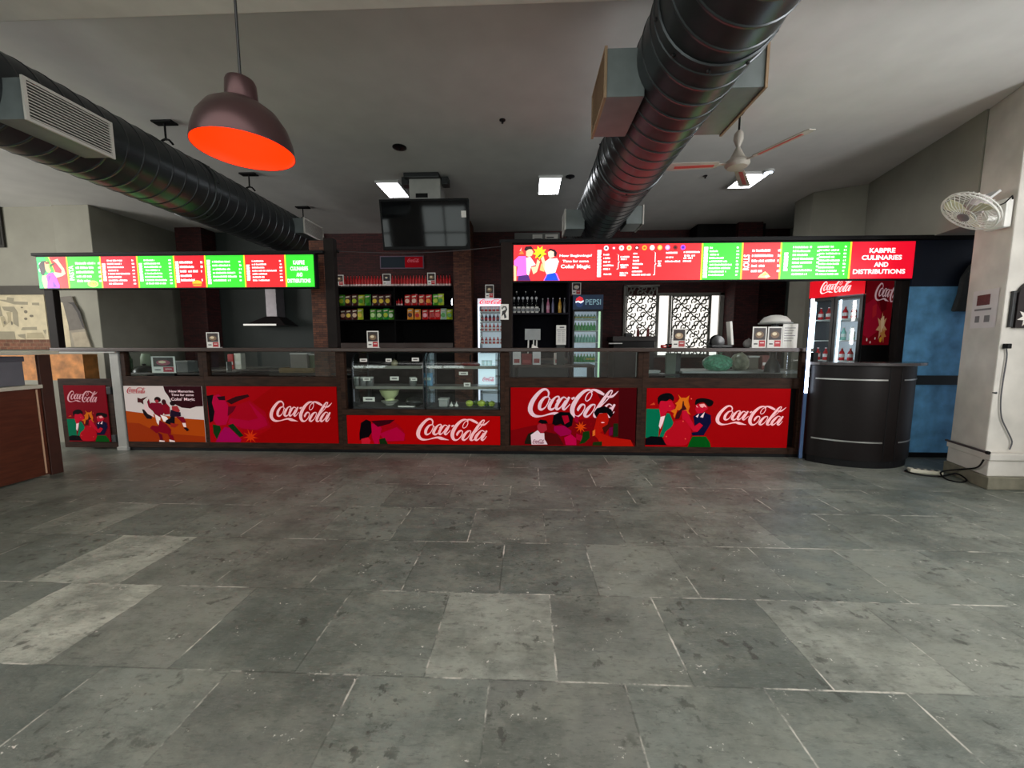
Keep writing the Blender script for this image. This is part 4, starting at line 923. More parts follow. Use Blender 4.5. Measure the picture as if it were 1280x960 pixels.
# cooler with round red white and blue badge
x0, x1 = X_(715.5, 8.1), X_(752.5, 8.1); zt = Z_(369, 8.1); dt = Z_(387, 8.1)
sh = [Z_(q, 8.25) for q in (399, 413.5, 428)] + [1.12, .78, .4]
LITG = mat('lit_frame_green', (226, 240, 222), .4, var=0, emit=.8, ecol=(200, 236, 190))
tp = cooler('drinks_cooler', x0, x1, 8.1, zt, 'dark topped cooler with round badge and pale green lit shelves', (BLKPL,), shelves=sh, door_top=dt)
m = MB(); m.box(x1 - .075, x1 - .04, 8.13, 8.15, .2, dt - .04, LITG); m.build('light_tube', tp)
m = flat(); m.box(x0, x1, 8.07, 8.14, dt, zt, mat('header_navy', (22, 34, 56), .4, var=.1, emit=.5, ecol=(30, 48, 70))); h = m.build('header', tp)
m = flat(); A = Art(m, (0, 0, 200, 60), (x0, x1, dt + .03, zt), 8.068, S)
A.e((30, 50, 90), 42, 32, 28, 26, 24); 
A.p((210, 40, 50), (16, 28), (20, 16), (42, 7), (62, 14), (68, 24), (50, 30), (34, 26)); A.p((240, 240, 245), (15, 30), (34, 27), (50, 31), (69, 25), (69, 32), (50, 40), (32, 34), (16, 38))
put_text(m, 'PEPSI', x0 + .25, x1 - .05, dt + .09, zt - .09, 8.0665, S(110, 140, 150), bold=.01); m.build('lettering', h)
for si, z in enumerate(sh[:4]):
    for k in range(7):
        x = x0 + .08 + k * (x1 - x0 - .22) / 6
        c_ = (AQUA, GRNB, AQUA, GRNB)[si]; lab = ('pale bottle on the top shelf of the dark topped cooler', 'green bottle on second shelf of the dark topped cooler', 'pale green bottle on third shelf of the dark topped cooler', 'green bottle low in the dark topped cooler')[si]
        if si == 0: bottle_thing('soda_bottle', (x, 8.27, z), .10, .032, c_, WCAP, lab, 'bottle', 'bottles on top cooler shelf', YEL)
        else: bottle_thing('soda_bottle', (x, 8.27, z), .17, .034, c_, (WCAP, GREENP, WCAP, RCAP)[si], lab, 'bottle', 'bottles on cooler shelf %s' % ('two', 'three', 'four')[si - 1], YEL if (si == 3 and k > 3) else None)
# big cooler turned to the left on the right side
A0 = Vector((4.34, 6.2)); A1 = Vector((4.66, 5.6)); dW = (A1 - A0); W = dW.length; dW.normalize(); dn = Vector((-dW.y, dW.x)); dn = Vector((.882, .471)) if dn.x < 0 else dn
ang = math.atan2(dW.y, dW.x); t = thing('display_cooler', (A0.x, A0.y, 0), 'black double door display cooler with red script header, behind the round desk', 'drinks cooler', rz=ang)
# local: x along the front (0..W), y>0 away from the viewer, built around the empty
D_ = .82; zt = 2.44; hz = 2.19
def lb(name, args, m_, par=t, bevel=0): 
    q = MB(); 
    for a in args: q.box(*a, m_)
    return q.build(name, par, bevel, world=False)
lb('cabinet', [(0, .03, .05, D_, 0, hz), (W - .03, W, .05, D_, 0, zt), (.03, W - .03, D_ - .03, D_, 0, zt), (.03, W - .03, .05, D_ - .03, hz, zt - .02), (.03, W - .03, .05, D_ - .03, 0, .35)], BLKPL)
lb('lit_liner', [(.03, W - .03, D_ - .06, D_ - .031, .35, hz)], COOLIN)
m = flat(); n = 12
pts = [(W * i / n, -.05 * math.sin(PI * i / n)) for i in range(n + 1)]
HDR = mat('header_red', (214, 14, 30), .35, var=.05, emit=.9)
m.add([(x, y, hz) for x, y in pts] + [(x, y, zt) for x, y in pts] + [(x, .06, zt) for x, y in pts] + [(x, .06, hz) for x, y in pts], [(i, i + 1, n + 1 + i + 1, n + 1 + i) for i in range(n)] + [(n + 1 + i, n + 2 + i, 2 * n + 3 + i, 2 * n + 2 + i) for i in range(n)] + [(3 * n + 3 + i, 3 * n + 4 + i, i + 1, i) for i in range(n)], HDR)
h = m.build('header', t, world=False)
m = flat(); put_script(m, .16, W - .13, hz + .04, zt - .03, 0, S(255, 240, 240)); m.v = [(x, -.054 * math.sin(PI * min(max(x / W, 0), 1)) - .004, z) for x, y, z in m.v]; m.build('lettering', h, world=False)
for a0, a1 in ((0.02, W / 2 - .005), (W / 2 + .005, W - .01)):
    f = MB(); fw_ = .035
    for a in ((a0, a0 + fw_, .37, hz - .02), (a1 - fw_, a1, .37, hz - .02), (a0 + fw_, a1 - fw_, .37, .37 + fw_), (a0 + fw_, a1 - fw_, hz - .02 - fw_, hz - .02)): f.box(a[0], a[1], 0, .045, a[2], a[3], BLKPL)
    d = f.build('door', t, world=False); MB().box(a0 + fw_, a1 - fw_, .02, .026, .37 + fw_, hz - .055, GLASS).build('door_glass', d, world=False)
    MB().box(a0 + fw_, a0 + fw_ + .02, .05, .07, .42, hz - .06, LEDC).build('light_tube', d, world=False)
for z in (.7, 1.0, 1.25, 1.55, 1.86): lb('shelf', [(.03, W - .03, .07, D_ - .06, z - .014, z)], WHITE)
# red printed side
m = flat(); z0_, z1_ = 1.48, 2.42; m.box(0, D_ - .04, 0, .003, z0_, z1_, P(120, 8, 22))
A = Art(m, (0, 0, 100, 100), (0, D_ - .04, z0_, z1_), -.0005, P)
A.p((150, 16, 40), (0, 40), (30, 30), (60, 50), (50, 80), (20, 90), (0, 85)); A.p((90, 4, 16), (40, 20), (78, 10), (78, 45), (60, 50)); A.p((170, 30, 40), (25, 42), (40, 38), (42, 55), (28, 60))
A.star((196, 150, 110), 66, 72, 22, 10, 7); A.star((180, 120, 60), 74, 84, 14, 6, 6); A.p((214, 180, 140), (60, 60), (72, 55), (75, 70), (66, 80)); A.e((200, 150, 40), 66, 92, 5, 4); A.e((220, 200, 190), 15, 92, 2.5, 2.5); A.e((220, 200, 190), 28, 96, 2, 2); A.e((220, 200, 190), 45, 90, 2, 2)
for v_i in range(len(m.v)):
    x, y, z = m.v[v_i]; m.v[v_i] = (W + .004 - y, .05 + x, z)
sp = m.build('side_print', t, world=False)
m = flat(); put_script(m, .22, .22 + .95, 2.10, 2.36, 0, P(225, 190, 195)); keep = [i for i, v in enumerate(m.v)]
m.v = [(W + .0085 - y, .05 + min(x, D_ - .05), z) for x, y, z in m.v]; m.build('lettering', sp, world=False)
rr = random.Random(3)
names = {1.0: (COLAR, 'red'), 1.25: (COLAR, 'red'), 1.55: (AQUA, 'pale'), 1.86: (COLAR, 'red')}
cosA, sinA = math.cos(ang), math.sin(ang)
for z in (1.0, 1.25, 1.55, 1.86):
    for k in range(6):
        lx_ = .08 + k * (W - .16) / 5; ly_ = .2; X = A0.x + cosA * lx_ - sinA * ly_; Y = A0.y + sinA * lx_ + cosA * ly_
        left = k < 3
        if left and z in (1.0, 1.55): continue
        c_, nm = names[z]; 
        bottle_thing('soda_bottle', (X, Y, z), .19, .034, c_, WCAP, '%s soda bottle on %s shelf of the display cooler' % (nm, {1.0: 'a low', 1.25: 'the second', 1.55: 'the third', 1.86: 'the top'}[z]), 'bottle', '%s bottles of the display cooler at %s shelf' % (nm, {1.0: 'low', 1.25: 'second', 1.55: 'third', 1.86: 'top'}[z]), PAPER)

# ================================================================== SNACK SHELF (behind the food case)
x0, x1, yf = X_(422, 8.1), X_(568, 8.1), 8.1
t = thing('snack_shelf', ((x0 + x1) / 2, yf + .3, 0), 'wide black shelf unit holding crisp packets under the television', 'shelf unit')
zs = [Z_(356.5, yf), Z_(381, yf), Z_(399, yf)]; zc = 1.52
SHB = mat('shelf_black', (9, 8, 9), .8, var=.15, spec=.1)
MB().box(x0, x1, yf + .5, yf + .53, 0, zs[0], SHB).build('back_panel', t)
for xa in (x0, (x0 + x1) / 2 - .015, x1 - .03): MB().box(xa, xa + .03, yf, yf + .5, 0, zs[0] - .03, SHB).build('side_panel', t)
for z in zs: MB().box(x0, x1, yf - .005, yf + .5, z - .03, z, SHB).build('shelf_board', t)
MB().box(x0 + .03, x1 - .03, yf - .02, yf + .5, zc - .12, zc, mat('back_counter', (50, 30, 24), .4, var=.2)).build('back_counter', t)
MB().box(x0 + .03, x1 - .03, yf, yf + .02, 0, zc - .12, SHB).build('lower_front', t)
for z in zs[:2]: pass
# cola bottles on top
n = 37; first = None; zz = zs[0] + .001
for i in range(n):
    x = x0 + .10 + i * (x1 - x0 - .2) / (n - 1)
    if first is None: first = bottle_thing('cola_bottle', (x, yf + .12, zz), .245, .029, COLAR, COLA, 'small red labelled cola bottle in the long row above the crisps', 'bottle', 'cola bottles on the snack shelf', WCAP, (.06, .22))
    else: dup(first, (x, yf + .12, zz))
# menu cards helper
def card(xa, xb, ya, yb, Y, label, pic=((120, 90, 60), (190, 20, 30)), name='menu_card', group=None, lean=0, back=None):
    c = thing(name, ((X_(xa, Y) + X_(xb, Y)) / 2, Y + .01, Z_(yb, Y)), label, 'card', group)
    a_, b_ = X_(xa, Y), X_(xb, Y); z1_, z0_ = Z_(ya, Y), Z_(yb, Y)
    MB().box(a_, b_, Y, Y + .006, z0_, z1_, PAPER).build('card_sheet', c)
    m = flat(); A = Art(m, (0, 0, 100, 100), (a_, b_, z0_, z1_), Y - .0008, lambda *k: mat('print_%d_%d_%d' % k, k, .5, var=0))
    A.p((44, 28, 24), (8, 6), (92, 6), (92, 62), (8, 62)); A.e(pic[0], 50, 38, 30, 16); A.e((222, 204, 170), 46, 34, 16, 8); A.p(pic[1], (48, 64), (92, 64), (92, 94), (48, 94)); A.p((60, 56, 56), (12, 78), (38, 78), (38, 84), (12, 84)); A.p((240, 220, 220), (56, 74), (84, 74), (84, 78), (56, 78))
    m.build('printed_picture', c); return c
card(422, 433, 342, 355.6, 8.08, 'menu card above the crisps, leftmost of three on that shelf edge')
card(481, 491, 341, 355.6, 8.08, 'menu card above the crisps, middle of three on that shelf edge', pic=((40, 40, 60), (210, 200, 205)))
card(536, 546, 340, 355.6, 8.08, 'menu card above the crisps, rightmost of three on that shelf edge')
card(607, 617.5, 355.5, 372.6, 8.14, 'menu card standing on top of the bright white cooler')
card(714, 725, 353.5, 368.6, 8.14, 'menu card standing on top of the dark topped cooler', pic=((200, 196, 190), (190, 30, 40)))
# crisp packets
def packet(px, pw, ybot, h, c1, c2, label, group, Y=8.22):
    xc = X_(px, Y); z = ybot + .001; w_ = pw
    t = thing('crisp_packet', (xc, Y, z), label, 'crisp packet', group)
    m = MB(); nx, nz = 6, 7; vs = []; fs = []
    for side in (-1, 1):
        for j in range(nz + 1):
            for i in range(nx + 1):
                u_, v_ = i / nx, j / nz; b_ = (math.sin(PI * u_) ** .6) * (math.sin(PI * min(max((v_ - .08) / .84, 0), 1)) ** .6) * .035
                vs.append((xc + (u_ - .5) * w_ * (1 - .06 * math.sin(PI * v_)), Y + side * b_, z + v_ * h))
    k = (nx + 1) * (nz + 1)
    for s_ in (0, 1):
        for j in range(nz):
            for i in range(nx): a = s_ * k + j * (nx + 1) + i; fs.append((a, a + 1, a + nx + 2, a + nx + 1))
    m.add(vs, fs, mat('foil_%d_%d_%d' % c1, c1, .3, var=.1), True); m.build('foil_bag', t)
    m2 = flat(); Yf = Y - .037; pr = mat('foil_%d_%d_%d' % c2, c2, .35, var=.1)
    m2.add([(xc + .34 * w_ * math.cos(q * PI / 6), Yf, z + h * .42 + .2 * h * math.sin(q * PI / 6)) for q in range(12)], [tuple(range(12))], pr)
    m2.add([(xc - .3 * w_, Yf + .012, z + h * .72), (xc + .3 * w_, Yf + .012, z + h * .78), (xc + .3 * w_, Yf + .012, z + h * .88), (xc - .3 * w_, Yf + .012, z + h * .84)], [(0, 1, 2, 3)], mat('foil_white', (220, 210, 190), .4, var=0)); m2.build('printed_front', t)
GREEN_, GREEN2, LIME, BRN, YL, REDc, ORc = (70, 150, 30), (40, 130, 30), (170, 190, 30), (70, 20, 18), (220, 190, 60), (190, 20, 20), (226, 140, 20)
up = [(430, GREEN_, LIME), (437.5, BRN, YL), (446, BRN, LIME), (454, LIME, GREEN_), (462, GREEN2, GREEN_), (471, BRN, YL), (479, BRN, YL), (487, BRN, YL), (511, REDc, (225, 190, 170)), (519.5, REDc, (225, 190, 170)), (528.5, REDc, (225, 170, 120)), (537, REDc, ORc), (546, GREEN_, LIME), (552, LIME, GREEN2)]
lo = [(431, BRN, (200, 150, 120)), (438, BRN, YL), (445.5, BRN, (220, 190, 160)), (452, LIME, YL), (468, GREEN_, (190, 220, 150)), (476, GREEN2, (190, 220, 150)), (484, (30, 140, 50), LIME), (490.5, GREEN_, (200, 220, 190)), (514, ORc, BRN), (523, ORc, REDc), (532.5, REDc, (230, 160, 170)), (541, REDc, (160, 30, 30)), (548, REDc, (200, 60, 60)), (555, (160, 190, 170), GREEN2), (562.8, LIME, GREEN2)]
cn = {GREEN_: 'green', GREEN2: 'deep green', LIME: 'lime yellow', BRN: 'dark brown', REDc: 'red', ORc: 'orange', (30, 140, 50): 'bright green', (160, 190, 170): 'silvery green'}
for row, z, hh, where in ((up, zs[1], .24, 'upper'), (lo, zs[2], .23, 'lower')):
    for px, c1, c2 in row:
        half = 'left' if px < 500 else 'right'
        packet(px, .138, z, hh * rnd.uniform(.95, 1.05), c1, c2, '%s crisp packet on the %s half of the %s crisp shelf' % (cn[c1], half, where), '%s crisp packets, %s half of %s shelf' % (cn[c1], half, where))
for k, px in enumerate((496.5, 500, 503.5)):
    x = X_(px, 8.2); bottle_thing('cola_bottle', (x, 8.2, zs[1] + .001), .16, .026, COLAR, COLA, 'small cola bottle between the crisp packets on the upper shelf', 'bottle', 'cola bottles between the crisps', WCAP, (.06, .25))
# little switch light at the shelf end
t = thing('candle_bulb', (X_(566, 8.15), 8.15, zs[1] + .001), 'tiny glowing white bulb at the right end of the upper crisp shelf', 'bulb')
MB().lathe([(.012, zs[1] + .001), (.018, zs[1] + .03), (.016, zs[1] + .06), (.02, zs[1] + .09), (.004, zs[1] + .14)], LEDC, (X_(566, 8.15), 8.15, 0), 10).build('glass_bulb', t)
# poster on the wall under the television
yq = 8.86; a_, b_ = X_(478.5, yq), X_(532, yq); z1_, z0_ = Z_(318.5, yq), Z_(334.5, yq)
t = thing('wall_poster', ((a_ + b_) / 2, yq, z0_), 'framed wall poster under the television, dark left and red right', 'poster')
MB().box(a_, b_, yq, yq + .03, z0_, z1_, mat('frame_purple', (110, 90, 110), .5, var=.05)).build('poster_frame', t)
m = flat(); xm = X_(509, yq); m.box(a_ + .02, xm, yq - .004, yq, z0_ + .02, z1_ - .02, P(34, 40, 46)); m.box(xm, b_ - .02, yq - .004, yq, z0_ + .02, z1_ - .02, P(130, 10, 20))
put_script(m, xm + .06, b_ - .10, z0_ + .13, z1_ - .06, yq - .006, P(190, 90, 100)); m.build('print', t)
# notice board above the right menu board
yq = 8.8; a_, b_ = X_(643, yq), X_(698, yq); z1_, z0_ = Z_(291, yq), Z_(309, yq)
t = thing('notice_board', ((a_ + b_) / 2, yq, z0_), 'grey notice board with white sheets above the right menu board', 'notice board')
MB().bbox(a_, b_, yq, yq + .05, z0_ - .1, z1_, mat('board_grey', (112, 110, 108), .6, var=.08)).build('board_panel', t)
m = flat(); yy = yq - .004
for c0, c1 in ((.40, .62), (.68, .96)): m.box(a_ + (b_ - a_) * c0, a_ + (b_ - a_) * c1, yy, yy + .003, z0_, z1_ - .04, PAPER)
A = Art(m, (0, 0, 100, 100), (a_, b_, z0_, z1_), yy - .001, lambda *k: mat('print_%d_%d_%d' % k, k, .5, var=0))
for q in ((48, 40), (48, 70), (75, 30), (75, 50), (75, 75)): A.p((70, 68, 70), (q[0] - 4, q[1]), (q[0] + 12, q[1]), (q[0] + 12, q[1] + 8), (q[0] - 4, q[1] + 8))
m.build('pinned_sheets', t)

# ================================================================== GLASSWARE SHELF
x0, x1, yf = X_(639, 8.1), X_(712, 8.1), 8.1
t = thing('bar_shelf', ((x0 + x1) / 2, yf + .3, 0), 'tall black shelf unit with hanging glasses, mugs and liquor bottles', 'shelf unit')
zb = Z_(391, yf); zt = Z_(350, yf)
for xa in (x0, x1 - .03): MB().box(xa, xa + .03, yf, yf + .5, 0, zt, mat('shelf_frame', (26, 22, 32), .6, var=.1, spec=.2)).build('side_panel', t)
MB().box(x0 + .03, x1 - .03, yf + .48, yf + .5, 0, zt, mat('shelf_navy', (9, 8, 16), .8, var=.15, spec=.1)).build('back_panel', t)
MB().box(x0 + .03, x1 - .03, yf, yf + .48, zb - .035, zb, mat('shelf_frame', (36, 32, 44))).build('shelf_board', t)
MB().box(x0 + .03, x1 - .03, yf, yf + .48, zt - .03, zt, SHB).build('top_board', t)
zd = 1.20; MB().box(x0 + .03, x1 - .03, yf - .05, yf + .48, zd - .04, zd, mat('desk_wood', (64, 48, 42), .4, var=.2)).build('desk_board', t)
MB().box(x0 + .03, x1 - .03, yf + .05, yf + .07, 0, zd - .04, DKGREY).build('lower_front', t)
for xr in (X_(645.7, 8.2), X_(657, 8.2), X_(668.5, 8.2)): MB().box(xr - .01, xr + .01, yf + .02, yf + .4, Z_(366, 8.2), Z_(366, 8.2) + .02, STEEL).build('glass_rack', t)
CLG = mat('glass_rim', (205, 205, 210), .15, var=.05); 
for k in range(6):
    x = X_(642.6 + 5.5 * k, 8.2); z = Z_(384, 8.2)
    g = thing('wine_glass', (x, 8.2, z), 'upside down wine glass hanging over the white mugs', 'glass', 'hanging glasses in the bar shelf')
    MB().lathe([(.024, z), (.034, z + .05), (.022, z + .09), (.006, z + .11)], GLASSC, (x, 8.2, 0), 14, cap=False).build('bowl', g)
    MB().lathe([(.005, z + .11), (.005, z + .155)], CLG, (x, 8.2, 0), 8).build('stem', g); MB().lathe([(.006, z + .15), (.026, z + .165), (.026, z + .20), (.012, z + .215)], CLG, (x, 8.2, 0), 14).build('foot', g)
for k in range(6):
    x = X_(642.8 + 5.6 * k, 8.2); z = zb + .001
    g = thing('white_mug', (x, 8.2, z), 'small white mug in the row on the bar shelf', 'mug', 'white mugs on the bar shelf')
    MB().lathe([(.030, z), (.036, z + .01), (.038, z + .13), (.034, z + .13), (.032, z + .02)], WHITE, (x, 8.2, 0), 16).build('cup', g)
    MB().tube([(x + .034, 8.2, z + .10), (x + .052, 8.2, z + .095), (x + .054, 8.2, z + .05), (x + .034, 8.2, z + .035)], .006, WHITE, 6).build('handle', g)
    MB().lathe([(.0385, z + .035), (.0385, z + .095)], mat('mug_print', (120, 124, 128), .5, var=.3, scale=60), (x, 8.2, 0), 16, cap=False).build('printed_band', g)
for px, c_, cp, lab, h_, b_ in ((678, (120, 120, 124), (180, 180, 186), 'clear slender bottle, leftmost of five beside the mugs', .30, None), (684.6, (190, 110, 140), (220, 210, 220), 'pink bottle, second of five beside the mugs', .31, (200, 150, 175)), (690.6, (110, 110, 140), (200, 200, 210), 'slim grey bottle in the middle of the five', .31, None),
                         (699.2, (200, 150, 50), (216, 206, 220), 'amber yellow bottle, fourth of five beside the mugs', .31, (214, 170, 70)), (705, (90, 90, 96), (190, 190, 196), 'slim dark bottle, rightmost of five beside the mugs', .31, None)):
    bottle_thing('liquor_bottle', (X_(px, 8.2), 8.2, zb + .001), h_, .034 if b_ else .026, mat('gl_%d_%d_%d' % c_, c_, .2, var=.1), mat('gc_%d_%d_%d' % cp, cp, .3, var=0), lab, 'bottle', None, mat('gb_%d_%d_%d' % b_, b_, .4, var=.1) if b_ else None)
# till screen, notice and clutter of the desk
def slab(name, xa, xb, ya, yb, Y, th, m_, label, cat, part, feet=None):
    t = thing(name, ((X_(xa, Y) + X_(xb, Y)) / 2, Y + th / 2, Z_(yb, Y)), label, cat)
    MB().bbox(X_(xa, Y), X_(xb, Y), Y, Y + th, Z_(yb, Y), Z_(ya, Y), m_, .006).build(part, t); return t
t = slab('till_screen', 656, 675.5, 411, 425, 6.6, .05, mat('screen_back', (150, 152, 152), .4, .1, var=.1), 'pale grey till screen seen from behind, under the white mugs', 'screen', 'screen_back')
for px in (660.5, 667, 671): MB().tube([(X_(px, 6.63), 6.63, Z_(425, 6.6)), (X_(px - .8, 6.63), 6.66, 1.151)], .012, WHITE).build('leg', t)
t = slab('price_list', 695, 707.5, 406.5, 431, 6.4, .01, PAPER, 'tall white printed price list standing behind the ledge', 'price list', 'sheet')
m = flat(); A = Art(m, (0, 0, 100, 200), (X_(695, 6.4), X_(707.5, 6.4), Z_(431, 6.4), Z_(406.5, 6.4)), 6.397, lambda *k: mat('print_%d_%d_%d' % k, k, .5, var=0))
A.p((110, 108, 110), (35, 16), (80, 16), (80, 30), (35, 30)); A.p((90, 88, 90), (8, 44), (92, 44), (92, 50), (8, 50))
for i in range(9): A.p((168, 166, 168), (15, 64 + i * 13), (45, 64 + i * 13), (45, 69 + i * 13), (15, 69 + i * 13)); A.p((168, 166, 168), (55, 64 + i * 13), (85, 64 + i * 13), (85, 69 + i * 13), (55, 69 + i * 13))
m.build('printed_lines', t); MB().box(X_(696, 6.4), X_(706, 6.4), 6.411, 6.43, 1.15, Z_(409, 6.4), BLKPL).build('stand', t)
t = thing('cash_desk', (.7, 6.6, 0), 'dark inner cash desk behind the counter, carrying till and price list', 'desk')
MB().bbox(-.2, 1.12, 6.35, 6.95, 1.11, 1.15, mat('desk_wood', (64, 48, 42))).build('desk_board', t)
for xa in (-.2, 1.07): MB().box(xa, xa + .05, 6.4, 6.9, 0, 1.11, WENGE).build('side_panel', t)
# papers and small boxes on the desk seen through the glass
for px0, px1, y0, y1, c_, lab in ((641, 651, 440, 449, (210, 206, 204), 'white paper box on the cash desk, leftmost behind the glass'), (652, 665, 442, 451, (120, 40, 40), 'dark red notebook pile on the cash desk behind the glass'), (666, 676, 439, 453, (214, 210, 210), 'tall white paper pad on the cash desk behind the glass'), (693, 703, 441, 453, (200, 190, 180), 'white and brown carton at the right of the cash desk')):
    Y = 6.42; z1_ = Z_(y0, Y); t = thing('paper_box', ((X_(px0, Y) + X_(px1, Y)) / 2, Y + .06, 1.151), lab, 'box')
    MB().bbox(X_(px0, Y), X_(px1, Y), Y, Y + .12, 1.151, z1_, mat('box_%d_%d_%d' % c_, c_, .7, var=.1), .004).build('box_body', t)
    MB().box(X_(px0 + 1.5, Y), X_(px1 - 1.5, Y), Y - .002, Y, 1.18, 1.151 + (z1_ - 1.151) * .45, mat('box_stripe', (150, 60, 60), .6, var=0)).build('stripe', t)
# ================================================================== LATTICE WINDOW IN THE BACK WALL
WG = mat('lattice_grey', (128, 126, 120), .6, var=.06); SKY = mat('bright_window', (255, 255, 255), .5, var=0, emit=1.15, ecol=(246, 240, 232))
a_, b_ = X_(778, 8.85), X_(904, 8.85); zt_, zb_ = Z_(357, 8.85), 1.2
wi = bpy.data.objects.new('window_5', None); COL.objects.link(wi); wi.location = ((a_ + b_) / 2, 8.85, zb_); wi['kind'] = 'structure'; wi['_w'] = tuple(wi.location)
f = MB(); x820 = X_(820, 8.85); zr = Z_(367, 8.85)
f.box(a_, a_ + .05, 8.83, 8.895, zb_, zt_, WG); f.box(a_, x820 + .03, 8.83, 8.895, zt_ - .03, zt_, WG); f.box(x820, b_, 8.83, 8.895, zr - .06, zr, WG); f.box(b_ - .13, b_, 8.83, 8.895, zb_, zr, WG)
for px in (820.5, 835.5, 885): x = X_(px, 8.85); f.box(x - .022, x + .022, 8.83, 8.895, zb_, zr - .06, WG)
f.box(a_, b_, 8.83, 8.895, zb_, zb_ + .05, WG)
f.build('window_frame', wi); MB().box(a_ + .05, b_ - .13, 8.885, 8.895, zb_ + .05, zr - .06, SKY).build('bright_pane', wi)
def lattice(xa, xb, z0, z1, label, dark=False):
    t = thing('lattice_screen', ((xa + xb) / 2, 8.80, z0), label, 'lattice screen'); m = MB(); y = 8.80
    for q in ((xa, xb, z0, z0 + .03), (xa, xb, z1 - .03, z1), (xa, xa + .025, z0, z1), (xb - .025, xb, z0, z1)): m.box(q[0], q[1], y, y + .02, q[2], q[3], WG)
    m.build('screen_frame', t); m = MB(); r = random.Random(int(xa * 10)); s = .20
    nx = max(1, round((xb - xa) / s)); nz = max(1, round((z1 - z0) / s)); sx = (xb - xa) / nx; sz = (z1 - z0) / nz
    def ribbon(pts, w_):
        L_ = []; Rr = []
        for i in range(len(pts)):
            p0 = pts[max(i - 1, 0)]; p1 = pts[min(i + 1, len(pts) - 1)]; dx, dz = p1[0] - p0[0], p1[1] - p0[1]; n = math.hypot(dx, dz) or 1
            L_.append((pts[i][0] - dz / n * w_, pts[i][1] + dx / n * w_)); Rr.append((pts[i][0] + dz / n * w_, pts[i][1] - dx / n * w_))
        n = len(pts); vs = [(p[0], yy, p[1]) for yy in (y, y + .012) for p in L_ + Rr]
        fs = []
        for i in range(n - 1): fs += [(i, i + 1, n + i + 1, n + i), (2 * n + i, 3 * n + i, 3 * n + i + 1, 2 * n + i + 1), (i, 2 * n + i, 2 * n + i + 1, i + 1), (n + i, n + i + 1, 3 * n + i + 1, 3 * n + i)]
        m.add(vs, fs, WG)
    for i in range(nx):
        for j in range(nz):
            cx_ = xa + (i + .5) * sx; cz_ = z0 + (j + .5) * sz
            sg = 1 if (i + j) % 2 else -1
            for h_ in (0, PI):
                pts = []
                for k in range(15):
                    tt = k / 14; rr_ = .125 * (1 - tt * .78); an = h_ + sg * (tt * 2.1 * PI) + .8
                    pts.append((cx_ + sg * .0 + math.cos(h_ + .8) * .048 + rr_ * .55 * math.cos(an), cz_ + math.sin(h_ + .8) * .048 + rr_ * .55 * math.sin(an)))
                ribbon(pts, .013)
            ribbon([(cx_ - sx * .5, cz_ - sg * sz * .5), (cx_ - sx * .15, cz_ - sg * sz * .05), (cx_ + sx * .15, cz_ + sg * sz * .05), (cx_ + sx * .5, cz_ + sg * sz * .5)], .012)
    m.build('scrollwork', t); return t
lattice(a_ + .05, x820 - .02, zb_ + .05, zt_ - .03, 'scrollwork lattice screen, left one in the bright back window')
lattice(X_(837, 8.85), X_(884, 8.85), zb_ + .05, zr - .06, 'scrollwork lattice screen, right one in the bright back window')
# dark kitchen counter under the window with sauce bottles
zk = Z_(420.5, 8.0)
t = thing('side_counter', (2.6, 8.2, 0), 'dark side counter under the left lattice window', 'counter')
xa, xb = X_(766, 8.0), X_(821, 8.0)
MB().bbox(xa, xb, 8.0, 8.6, zk - .1, zk, mat('counter_dark', (44, 36, 34), .5, var=.2)).build('counter_top', t); MB().box(xa + .03, xb - .03, 8.05, 8.55, 0, zk - .1, WENGE).build('cabinet', t)
MB().box(X_(762, 7.9), X_(778, 7.9), 7.9, 7.99, 1.50, 1.52, PAPER).build('napkin_tray', t)
for px, lab in ((797, 'red sauce bottle before the left lattice, left one'), (809.5, 'red sauce bottle before the left lattice, right one')):
    bottle_thing('sauce_bottle', (X_(px, 8.1), 8.1, zk + .001), .20, .030, mat('sauce_red', (110, 16, 20), .35, var=.1), mat('sauce_cap', (130, 20, 20), .4, var=0), lab)
t = thing('cup_box', (X_(785, 8.1), 8.1, zk + .001), 'small black box left of the red sauce bottles', 'box')
MB().bbox(X_(781, 8.1), X_(789.5, 8.1), 8.06, 8.2, zk + .001, zk + .07, BLKPL).build('box_body', t); MB().box(X_(782, 8.1), X_(788, 8.1), 8.055, 8.06, zk + .02, zk + .04, DKGREY).build('label_strip', t)

# ================================================================== KITCHEN AT THE LEFT
hx0, hx1, hy = X_(310, 8.3), X_(362, 8.3), 8.2
t = thing('range_hood', (-5.6, 8.4, Z_(408, 8.2)), 'dark pyramid range hood with pale metal chimney in the kitchen', 'hood')
zh = Z_(406, 8.2); zm = Z_(394, 8.2)
m = MB(); cxh = (X_(332, 8.3) + X_(346, 8.3)) / 2
vs = [(hx0, 8.2, zh), (hx1, 8.2, zh), (hx1, 8.68, zh), (hx0, 8.68, zh), (cxh - .14, 8.36, zm), (cxh + .14, 8.36, zm), (cxh + .14, 8.68, zm), (cxh - .14, 8.68, zm)]
m.add(vs, [(0, 3, 2, 1), (4, 5, 6, 7), (0, 1, 5, 4), (1, 2, 6, 5), (2, 3, 7, 6), (3, 0, 4, 7)], mat('hood_dark', (40, 34, 36), .35, .5, var=.1)); m.build('canopy', t)
MB().bbox(cxh - .12, cxh + .12, 8.38, 8.67, zm, 3.0, mat('hood_steel', (120, 116, 120), .35, .5, var=.12)).build('chimney', t)
MB().box(hx0 + .01, X_(347, 8.2), 8.185, 8.198, zh - .005, zh + .03, mat('hood_light', (225, 222, 215), .4, var=0, emit=.5)).build('light_bar', t)
t = thing('kitchen_screen', (X_(176, 8.6), 8.6, 1.4), 'black flat panel on the kitchen wall at far left', 'panel')
